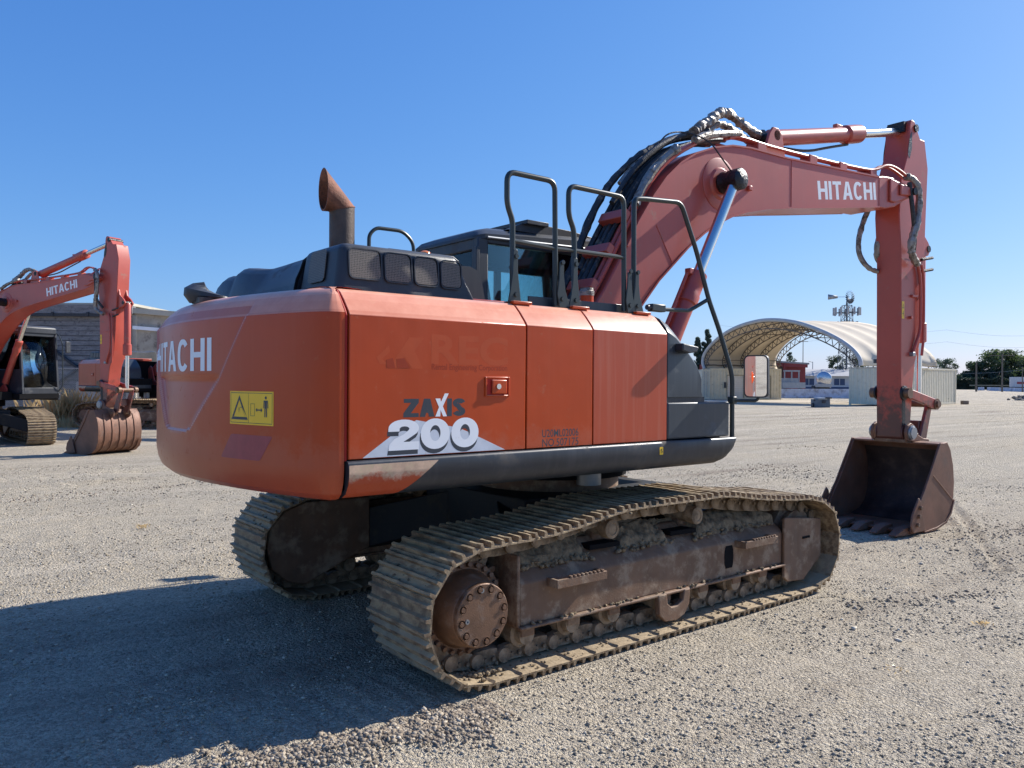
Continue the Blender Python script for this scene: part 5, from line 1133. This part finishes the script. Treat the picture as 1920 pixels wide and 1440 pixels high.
# arch shelter
AS = thing('arch_shelter', 'large cream fabric arch shelter on steel trusses standing on shipping containers', 'shelter')
L0, R0_ = Vector(at(18.9, 78.0)), Vector(at(25.9, 59.0)); L1, R1_ = Vector(at(26.6, 79.6)), Vector(at(32.6, 61.0))
SHP = [(0, 2.95), (-.015, 3.6), (-.01, 4.4), (.02, 5.2), (.07, 5.95), (.14, 6.7), (.23, 7.35), (.33, 7.75), (.44, 7.92), (.55, 7.75), (.66, 7.30), (.76, 6.6), (.85, 5.8), (.92, 5.0), (.97, 4.2), (.995, 3.5), (1.0, 2.95)]
def archpt(a, b, off=0.):
    S_ = [Vector((p[0], 2.95+(p[1]-2.95)*.835)) for p in SHP]; out = []
    Wd = (b-a).length
    fine = spline2([tuple(p) for p in S_], 4)
    for i, p in enumerate(fine):
        q0, q1 = fine[max(0, i-1)], fine[min(len(fine)-1, i+1)]; t = Vector(((q1.x-q0.x)*Wd, q1.y-q0.y)).normalized(); n = Vector((t.y, -t.x)); out.append(a+(b-a)*(p.x+n.x*off/Wd)+Vector((0, 0, p.y+n.y*off)))
    return out
NB = 24; rr = []
for k in range(NB+1):
    t = k/NB; sag = -.16*math.sin(math.pi*(t*4 % 1)); rr.append(archpt(L0.lerp(L1, t), R0_.lerp(R1_, t), -.02-sag*.0+(.10*math.sin(math.pi*(t*4 % 1)))))
rr = [[p_+Vector((FX.x, FX.y, .3)).normalized()*(.16*mnoise.noise(Vector((i_*.45, j_*.16, 1)))+.10*mnoise.noise(Vector((i_*.9, j_*.7, 5)))) for j_, p_ in enumerate(r_i)] for i_, r_i in enumerate(rr)]
MB().rings(rr, closed=False, cap=False).build('canopy', FAB, AS, solid=.02, sharp=60)
MB().tube(archpt(L0, R0_, -.0), .17, 8).build('canopy_rim', pbr('rim_fabric', (.50, .49, .47), .7), AS, sharp=60)
for k in range(5):
    t = k/4*.985+.008; a, b = L0.lerp(L1, t), R0_.lerp(R1_, t); P_, Q_ = archpt(a, b, .16), archpt(a, b, .75)
    m = MB().tube(P_, .05, 5); m.tube(Q_, .05, 5)
    for i in range(0, len(P_)-2, 2): m.cyl(P_[i], Q_[i+1], .032, n=4); m.cyl(Q_[i+1], P_[i+2], .032, n=4)
    m.build('truss', TRUSS, AS)
for x in (8, 26, 44, 56):
    m = MB()
    P_ = [archpt(L0.lerp(L1, t), R0_.lerp(R1_, t), .75)[x] for t in (0, 1)]; m.cyl(P_[0], P_[1], .035, n=5); m.build('purlin', TRUSS, AS)
m = MB().tube([L0.lerp(L1, t)+Vector((0, 0, 3.3+.05*(i % 2)))+FX*.0 for i, t in enumerate(np.linspace(0, 1, 9))], .05, 5)
m.build('hand_line', TRUSS, AS)
tag(MB().add(*cbox(20.6, 21.0, 76.4, 76.8, 3.12, 3.4)).build('flood_lamp', STEELD, None, bevel=.03), 'small dark flood lamp on the tan container roof at the left', 'lamp', 'flood lamps on the container roofs')
tag(MB().add(*cbox(26.3, 26.9, 57.6, 57.9, 3.1, 3.4)).build('flood_lamp', STEELD, None, bevel=.03), 'dark flood lamp on the long pale grey container, nearest the stick', 'lamp', 'flood lamps on the container roofs')
# dark strip of hard standing in shade is left to the light; pale slab in front of the shelter
MB().add(*cbox(17, 28, 66, 74, -.1, .012)).build('concrete_slab', pbr('pale_slab', (.50, .43, .33), .9, var=.15, vscale=.5), kind='structure')
# red open shed
REDW = pbr('red_boards', (.22, .035, .035), .7, var=.15, vscale=2)
SD = thing('red_shed', 'dark red open sided shed seen through the arch', 'shed')
sd = 118.
cb('rear_wall', STEELD, SD, 37, 43.5, sd+7, sd+7.2, 0, 4.4)  # near black: shade of the open shed's inside put into the wall colour
for k in range(14): cb('wall_board', REDW, SD, 40.2+k*.24, 40.42+k*.24, sd-.05+.02*(k % 2), sd+.05+.02*(k % 2), .1, 4.5)
MB().add(*quad(34.5, sd-1, 43.9, sd-.6, 4.9, 5.15, 4.35, 4.6, 9)).build('roof', pbr('shed_roof', (.25, .24, .24), .7), SD)
MB().add(*quad(34.6, sd-.9, 43.7, sd-.5, 4.2, 4.9, 3.9, 4.35, .2)).build('fascia', REDW, SD)
for l in (35, 37.6, 40.1): cb('post', REDW, SD, l, l+.2, sd-.8, sd-.6, 0, 4.5)
cb('side_wall', STEELD, SD, 34.9, 35.1, sd, sd+7, 0, 4.6)
# left dark shed behind the fairing
tag(cb('far_shed', REDW, None, 31.5, 36.5, 132, 138, 0, 4.6), 'dark red shed end at the left foot of the arch', 'shed')
# long low building
LB = thing('low_building', 'long low white building with grey roof and dark windows behind the tanker', 'building'); ld = 150.
WHT = pbr('white_wall', (.50, .52, .55), .8, var=.05); NAVY = pbr('navy_base', (.05, .08, .16), .7); RGREY = pbr('roof_grey', (.36, .35, .345), .8, var=.12)
cb('wall', WHT, LB, 42, 76, ld, ld+8, .9, 3.0); cb('base_band', NAVY, LB, 41.9, 76.1, ld-.1, ld+8, 0, .9)
m = MB(); P_ = [at(41.4, ld-1.2, 2.95), at(76.6, ld-1.2, 2.95), at(76.6, ld+4, 4.3), at(41.4, ld+4, 4.3), at(41.4, ld+9.2, 2.95), at(76.6, ld+9.2, 2.95)]; m.add(P_, [(0, 1, 2, 3), (3, 2, 5, 4), (0, 3, 4), (1, 2, 5), (0, 1, 5, 4)]); m.build('roof', RGREY, LB)
for k, l in enumerate((44, 47, 51.5, 55, 60.8, 64, 68, 72)):
    w_o = cb('window', NAVY, LB, l, l+2.0, ld-.06, ld, 1.25, 2.45)
    cb('window_frame', WHT, w_o, l+.95, l+1.05, ld-.1, ld-.055, 1.25, 2.45)
cb('door', pbr('door_blue', (.08, .12, .2), .6), LB, 58, 59.2, ld-.08, ld, .05, 2.3)
# tanker truck seen from behind
TK = thing('tanker_truck', 'polished steel tanker truck seen from behind in front of the low building', 'truck', at(55, 138)); 
tb = TK.location
m = MB(); c = at(52.6, 134, 2.35)-tb; m.lathe(c, RX*.365+FX*.93, [(0, .2), (.05, .9), (.25, 1.2), (.5, 1.25), (7, 1.25), (7.3, .9)], 24)
for v_i in range(len(m.v)): v = Vector(m.v[v_i]); 
m.build('tank', pbr('tank_steel', (.55, .56, .58), .25, .9), TK)
def tkb(nm, mt, l0, l1, d0, d1, z0, z1): 
    P_, F_ = cbox(l0, l1, d0, d1, z0, z1); return MB().add([p-tb for p in P_], F_).build(nm, mt, TK)
tkb('rear_box', GALV, 51.3, 53.9, 133.9, 134.4, .95, 1.5); tkb('chassis', STEELD, 51.6, 53.7, 134.3, 137, .7, 1.2); tkb('cab', WHT, 54.6, 56.8, 141.6, 143.5, .8, 3.0)
for l in (51.5, 51.9, 53.4, 53.8): MB().cyl(at(l-.16, 135.4, .5)-tb, at(l+.16, 135.4, .5)-tb, .5, n=16).build('wheel', STEELD, TK)
# grey truck under the shed
T3 = thing('flatbed_truck', 'grey truck with rack parked half under the red shed', 'truck', at(38.8, 112)); tb = T3.location
def tk3(nm, mt, *a): P_, F_ = cbox(*a); return MB().add([p-tb for p in P_], F_).build(nm, mt, T3)
tk3('bed', GALV, 37.8, 41.0, 111, 116, .9, 1.7); tk3('cab', GALV, 38.1, 40.3, 112, 114, 1.7, 2.3)
for l in (38.1, 39.1, 40.1): tk3('rack_post', GALV, l, l+.12, 111.2, 111.4, 1.7, 3.3)
tk3('rack_bar', GALV, 38.0, 40.3, 111.2, 111.4, 3.2, 3.4)
for l in (38.2, 40.5): MB().cyl(at(l-.2, 111.8, .5)-tb, at(l+.2, 111.8, .5)-tb, .5, n=14).build('wheel', STEELD, T3)
# concrete barriers
BAR = pbr('barrier_white', (.44, .48, .56), .85, var=.2, vscale=1, dirt=(.25, .25, .27), damt=.25, dscale=1.2)
def barrier(l0, d0, l1, d1, label, h=.85):
    A, B = at(l0, d0), at(l1, d1); d = (B-A).normalized(); n = Vector((d.y, -d.x, 0)); L_ = (B-A).length
    m = MB(); pr = [(-.30, 0), (-.30, .08), (-.14, .32), (-.09, h), (.09, h), (.14, .32), (.30, .08), (.30, 0)]
    m.rings([[d*x+n*a+Vector((0, 0, z_)) for a, z_ in pr] for x in (0, L_)]); o = m.build('concrete_barrier', BAR, None, bevel=.02); o.location = A
    tag(o, label, 'barrier', 'white concrete barriers across the yard')
barrier(27.6, 85, 36.0, 85, 'bluish white concrete barrier left of the joint seen through the arch', 1.0)
barrier(36.3, 85, 45.5, 84.5, 'bluish white concrete barrier right of the joint behind the small grey machine', 1.0)
barrier(117.9, 201, 119.4, 201, 'short stubby concrete barrier at the left end of the far right row')
barrier(119.6, 200, 120.4, 200, 'smallest concrete barrier, second in the far right row')
barrier(117.3, 195, 115.9, 189, 'long white concrete barrier, third in the far right row')
barrier(115.0, 187, 107, 160, 'white concrete barrier nearest the right edge of the far row')
# small grey machine in the yard
GM = thing('grey_machine', 'small boxy grey machine standing alone on the gravel in front of the arch', 'machine', at(20.6, 53.5)); tb = GM.location
GMM = pbr('machine_grey', (.10, .13, .16), .6, var=.2)
def gmb(nm, mt, *a, bevel=.02): P_, F_ = cbox(*a); return MB().add([p-tb for p in P_], F_).build(nm, mt, GM, bevel=bevel)
gmb('body', GMM, 20.3, 21.0, 53.2, 54, .0, .55); gmb('side_box', GMM, 21.0, 21.35, 53.3, 54, .0, .68); gmb('lid', pbr('machine_lid', (.35, .38, .4), .6), 20.5, 21.1, 53.15, 54, .55, .66); gmb('frame', STEELD, 20.95, 21.4, 53.1, 53.16, .60, .70)
gmb('panel', STEELD, 20.75, 21.0, 53.14, 53.2, .3, .5); MB().cyl(at(20.25, 53.2, .42)-tb, at(20.25, 53.2, .55)-tb, .06, n=8).build('knob', STEELD, GM)
MB().cyl(at(20.2, 53.5, .15)-tb, at(20.3, 53.5, .15)-tb, .15, n=12).build('wheel', STEELD, GM)
# windmill and cell tower
TW = thing('cell_tower', 'lattice cell tower with panel antennas and a windmill rotor on top', 'tower', at(65.2, 155)); TWM = pbr('tower_steel', (.10, .115, .13), .6)
def tw(x, y, z): return RX*x+FX*y+Vector((0, 0, z))
m = MB(); Ht = 16.8
def leg(s1, s2, z): w = 1.5-(1.5-.7)*z/Ht; return tw(s1*w, s2*w, z)
for s1 in (-1, 1):
    for s2 in (-1, 1): m.cyl(leg(s1, s2, 0), leg(s1, s2, Ht), .06, n=5)
nb = 11
for k in range(nb):
    z0, z1 = k*Ht/nb, (k+1)*Ht/nb
    for a, b in (((-1, -1), (1, -1)), ((1, -1), (1, 1)), ((1, 1), (-1, 1)), ((-1, 1), (-1, -1))):
        m.cyl(leg(*a, z0), leg(*b, z1), .04, n=4); m.cyl(leg(*b, z0), leg(*a, z1), .04, n=4); m.cyl(leg(*a, z1), leg(*b, z1), .04, n=4)
m.cyl(tw(0, 0, 0), tw(0, 0, Ht+.5), .16, n=8); m.build('lattice', TWM, TW)
for zc, hh, nn, rad in ((15.4, 1.5, 12, 2.4), (12.6, 1.7, 8, 1.9)):
    m = MB()
    for k in range(nn):
        a = 2*math.pi*k/nn; m.cyl(tw(0, 0, zc), tw(rad*math.cos(a), rad*math.sin(a), zc), .05, n=4)
    m.build('antenna_mount', TWM, TW)
    for k in range(nn):
        a = 2*math.pi*k/nn+.2; MB().box(tw(rad*math.cos(a), rad*math.sin(a), zc+.2), (.28, .28, hh)).build('antenna_panel', GALV, TW)
m = MB().cyl(tw(0, 0, Ht), tw(0, 0, Ht+1.5), .08, n=5); m.cyl(tw(.3, -.3, Ht), tw(0, 0, Ht+2.0), .05, n=4); m.cyl(tw(-.3, -.3, Ht), tw(0, 0, Ht+2.0), .05, n=4); m.build('windmill_mast', TWM, TW)
m = MB(); hc = tw(.3, -.6, Ht+1.6)
ax_ = (FX*-.85+RX*.5).normalized(); e1 = Vector((0, 0, 1)); e2 = ax_.cross(e1)
for k in range(18):
    a = 2*math.pi*k/18; q0, q1 = a-.09, a+.11
    P_ = [hc+(e1*math.cos(t)+e2*math.sin(t))*rr_+ax_*o for t, rr_, o in ((q0, .45, 0), (q1, .45, .06), (q1, 1.35, .14), (q0, 1.35, -.06))]
    MB().add(P_, [(0, 1, 2, 3)]).build('rotor_blade', TWM, TW, solid=.02)
MB().tube([hc+(e1*math.cos(t)+e2*math.sin(t))*1.0 for t in np.linspace(0, 6.2832, 25)], .03, 4).build('rotor_ring', TWM, TW)
MB().cyl(hc, hc-RX*3.4+FX*.6, .04, n=5).build('tail_boom', TWM, TW)
tl = hc-RX*2.2+FX*.4; MB().add([tl+Vector((0, 0, -.25)), tl+Vector((0, 0, .25)), tl-RX*1.9+Vector((0, 0, .5)), tl-RX*1.9+Vector((0, 0, -.55))], [(0, 1, 2, 3)]).build('tail_vane', GALV, TW, solid=.03)
# poles and wires
def pole(l, d, h, label, arm=0, rad=.12, name='utility_pole', cat='pole'):
    t = thing(name, label, cat, at(l, d), 0, 'poles beyond the yard'); MB().cyl((0, 0, 0), (0, 0, h), rad, rad*.7, n=8).build('post', TRUSS if name == 'utility_pole' else GALV, t)
    if arm: MB().cyl(tuple(-RX*arm+Vector((0, 0, h-.3))), tuple(RX*arm+Vector((0, 0, h-.3))), .07, n=5).build('crossarm', TRUSS, t)
    return t
pole(75, 205, 12.6, 'utility pole with crossarm seen through the arch', 1.3)
q = pole(60.5, 160, 5.9, 'grey lamp post above the low building', 0, .10, 'street_lamp', 'lamp'); MB().cyl((0, 0, 5.8), tuple(-RX*.8+Vector((0, 0, 6.0))), .07, n=6).build('lamp_head', GALV, q)
pole(99.3, 170, 6.2, 'pale pole among the trees at the far right', 0, .22)
pole(103.6, 168, 8.0, 'dark utility pole with crossarm in front of the big tree', 2.6, .2)
pole(106.6, 166, 5.2, 'slim pole near the far right edge', 0, .12)
for i, (z0, z1) in enumerate(((16.6, 15.0), (13.4, 12.0), (5.2, 5.0))):
    d_w = 205 if i < 2 else 170
    P_ = [at(52+90*t, d_w, (z0*(1-t)+z1*t)-1.2*math.sin(math.pi*((t*3) % 1))) for t in np.linspace(0, 1, 31)]
    tag(MB().tube(P_, .022, 4).build('power_line', GALV), ('highest power line strung behind the tower', 'second power line strung behind the tower', 'low wire strung above the long white building')[i], 'wire')
# vegetation
def leafmat(name, c, v=.5): return pbr(name, c, .7, var=v, vscale=.35)
LF1, LF2, LF3 = leafmat('leaf_dark', (.035, .055, .038)), leafmat('leaf_mid', (.060, .085, .045)), leafmat('leaf_blue', (.050, .075, .060))
for m_, t_ in ((LF1, (.06, .09, .03)), (LF2, (.12, .18, .05)), (LF3, (.08, .12, .06))): translucent(m_, .35, t_)
BARK = pbr('bark', (.09, .07, .05), .9)
def tree(l, d, h, w, label, mat=LF1, shape='round', n=1500, leaf=.45, trunk=.25, name='broadleaf_tree', base=.15, group='trees beyond the yard'):
    t = thing(name, label, 'tree', at(l, d), 0, group); rg = random.Random(int(l*10+d))
    m = MB().cyl((0, 0, 0), (0, 0, h*.6), h*.02+.08, h*.012, n=8)
    for k in range(5): a = rg.uniform(0, 6.28); m.cyl((0, 0, h*(.2+.08*k)), (w*.35*math.cos(a), w*.35*math.sin(a), h*(.45+.08*k)), .07+h*.006, .03, n=5)
    m.build('trunk', BARK, t); m = MB(); cl = []
    if shape == 'round':
        for k in range(int(26+w*1.6)):
            a = rg.uniform(0, 6.28); z_ = rg.uniform(0, 1); q = math.sqrt(max(.03, 1-(2*z_-1.0)**2*.9))*w/2*rg.uniform(.35, .92); cl.append((q*math.cos(a), q*math.sin(a), 0, w*rg.uniform(.10, .20))); c_ = cl[-1]; cl[-1] = (c_[0], c_[1], min(h-c_[3]*1.05, h*(base+(1-base)*z_)), c_[3])
    else:
        for k in range(34):
            z_ = (k+rg.random())/34; q = (1-z_)**.6*w/2*rg.uniform(.2, 1); a = rg.uniform(0, 6.28); cl.append((q*math.cos(a), q*math.sin(a), h*(base+(1-base)*z_), max(.3, w*.22*(1.2-z_))))
    for _ in range(n):
        c = cl[rg.randrange(len(cl))]; v = Vector((rg.gauss(0, 1), rg.gauss(0, 1), rg.gauss(0, 1))).normalized()*c[3]*rg.uniform(.5, 1.1); p = Vector(c[:3])+v
        if p.z > h: p.z = h-rg.random()*.3
        if p.z < .1: continue
        a = Vector((rg.gauss(0, 1), rg.gauss(0, 1), rg.gauss(0, 1))).normalized()*leaf*rg.uniform(.5, 1.2); b = v.normalized().cross(a)*.8 if v.length > 0 else a.orthogonal()
        m.add([p-a*.5, p+b*.4, p+a*.5, p-b*.35], [(0, 1, 2, 3)])
    m.build('crown', mat, t); return t
# left conifers behind the fairing
tree(31.5, 135, 9.2, 2.8, 'leftmost dark conifer beside the arch shelter', LF3, 'cone', 4500, .5, name='conifer'); tree(33.1, 135, 10.6, 3.4, 'taller dark conifer beside the arch shelter', LF3, 'cone', 6500, .5, name='conifer')
tree(66.5, 190, 8.9, 5.2, 'small ragged tree above the red shed roof', LF3, 'cone', 1200, .5, base=.35)
tree(72.5, 178, 7.9, 5.0, 'round dark tree left of the lattice tower', LF1, 'round', 2000, .5); tree(77.5, 178, 8.4, 6.6, 'round dark tree right of the lattice tower', LF1, 'round', 2400, .5)
tree(62.5, 200, 4.2, 4.5, 'low shrub peeping over the white building roof', LF1, 'round', 700, .5)
tree(88.3, 162, 6.9, 5.4, 'lone tree behind the right end of the long container', LF3, 'round', 2400, .45, base=.3)
for i, (l, d, h, w, mt, lab) in enumerate(((140.5, 243, 5.8, 8, LF1, 'low dark tree at the left foot of the big clump'), (142.5, 242, 8.6, 9.5, LF2, 'broad tree left of the tallest in the big clump'), (147.6, 240, 12.2, 13.5, LF2, 'tallest green tree of the clump at the far right'), (154, 240, 10.4, 11, LF3, 'bluish tree at the right edge of the photo'), (144.5, 236, 6.4, 10, LF1, 'low dark tree under the tallest one'), (135.5, 240, 4.6, 7, LF2, 'small bushy tree above the left end of the hedge'), (151, 236, 6.6, 9, LF2, 'pale green bush behind the hedge at the right'))):
    tree(l, d, h, w, lab, mt, 'round', 9000 if h > 8 else 4000, .75, base=.05)
def hedge(l0, l1, d, h, mat, label, n=5000):
    m = MB(); rg = random.Random(5); m.add(*cbox(l0+.3, l1-.3, d+.3, d+1.6, 0, h*.8))
    for _ in range(n):
        l = rg.uniform(l0, l1); p = at(l, d+rg.uniform(-.2, 1.6), rg.random()**.6*h*(.86+.25*mnoise.noise(Vector((l*.35, 0, 3))))); a = Vector((rg.gauss(0, 1), rg.gauss(0, 1), rg.gauss(0, 1))).normalized()*.4; b = a.orthogonal()*.8
        m.add([p-a*.5, p+b*.4, p+a*.5, p-b*.4], [(0, 1, 2, 3)])
    tag(m.build('hedge', mat), label, 'hedge')
hedge(127, 160, 230, 4.0, LF1, 'long clipped dark hedge below the trees at the far right', 9000)
m = MB().add(*cbox(128, 141, 222, 222.4, 1.1, 1.4)); tag(m.build('guard_beam', pbr('beam', (.17, .17, .13), .8)), 'long weathered horizontal beam in front of the hedge', 'beam')
# trailer at right edge
TR = thing('white_trailer', 'white trailer with red markings cut off by the right edge', 'trailer', at(138, 215)); tb = TR.location
for nm, mt, a in (('body', WHT, (136.1, 150, 215, 217.5, .9, 3.6)), ('stripe', pbr('stripe_red', (.3, .05, .06), .6), (136.6, 150, 214.94, 215.0, 1.7, 2.3)), ('chassis', STEELD, (136, 150, 215.2, 217, .55, .9))):
    P_, F_ = cbox(*a); MB().add([p-tb for p in P_], F_).build(nm, mt, TR)
for l in (138, 142): MB().cyl(at(l-.15, 215.4, .45)-tb, at(l+.15, 215.4, .45)-tb, .45, n=12).build('wheel', STEELD, TR)
# rubble heap right edge
m = MB(); rb = at(52.0, 81)
for _ in range(60): a = random.gauss(0, .7); m.blob((a, random.gauss(0, .4), random.uniform(0, max(.1, .55-abs(a)*.4))), random.uniform(.1, .25), 1, .35, .7)
o = m.build('rubble', pbr('rubble', (.22, .19, .16), .95), kind='stuff'); o.location = rb
# distant ridge line of trees on the left beyond the horizon is hidden; close the horizon behind the yard
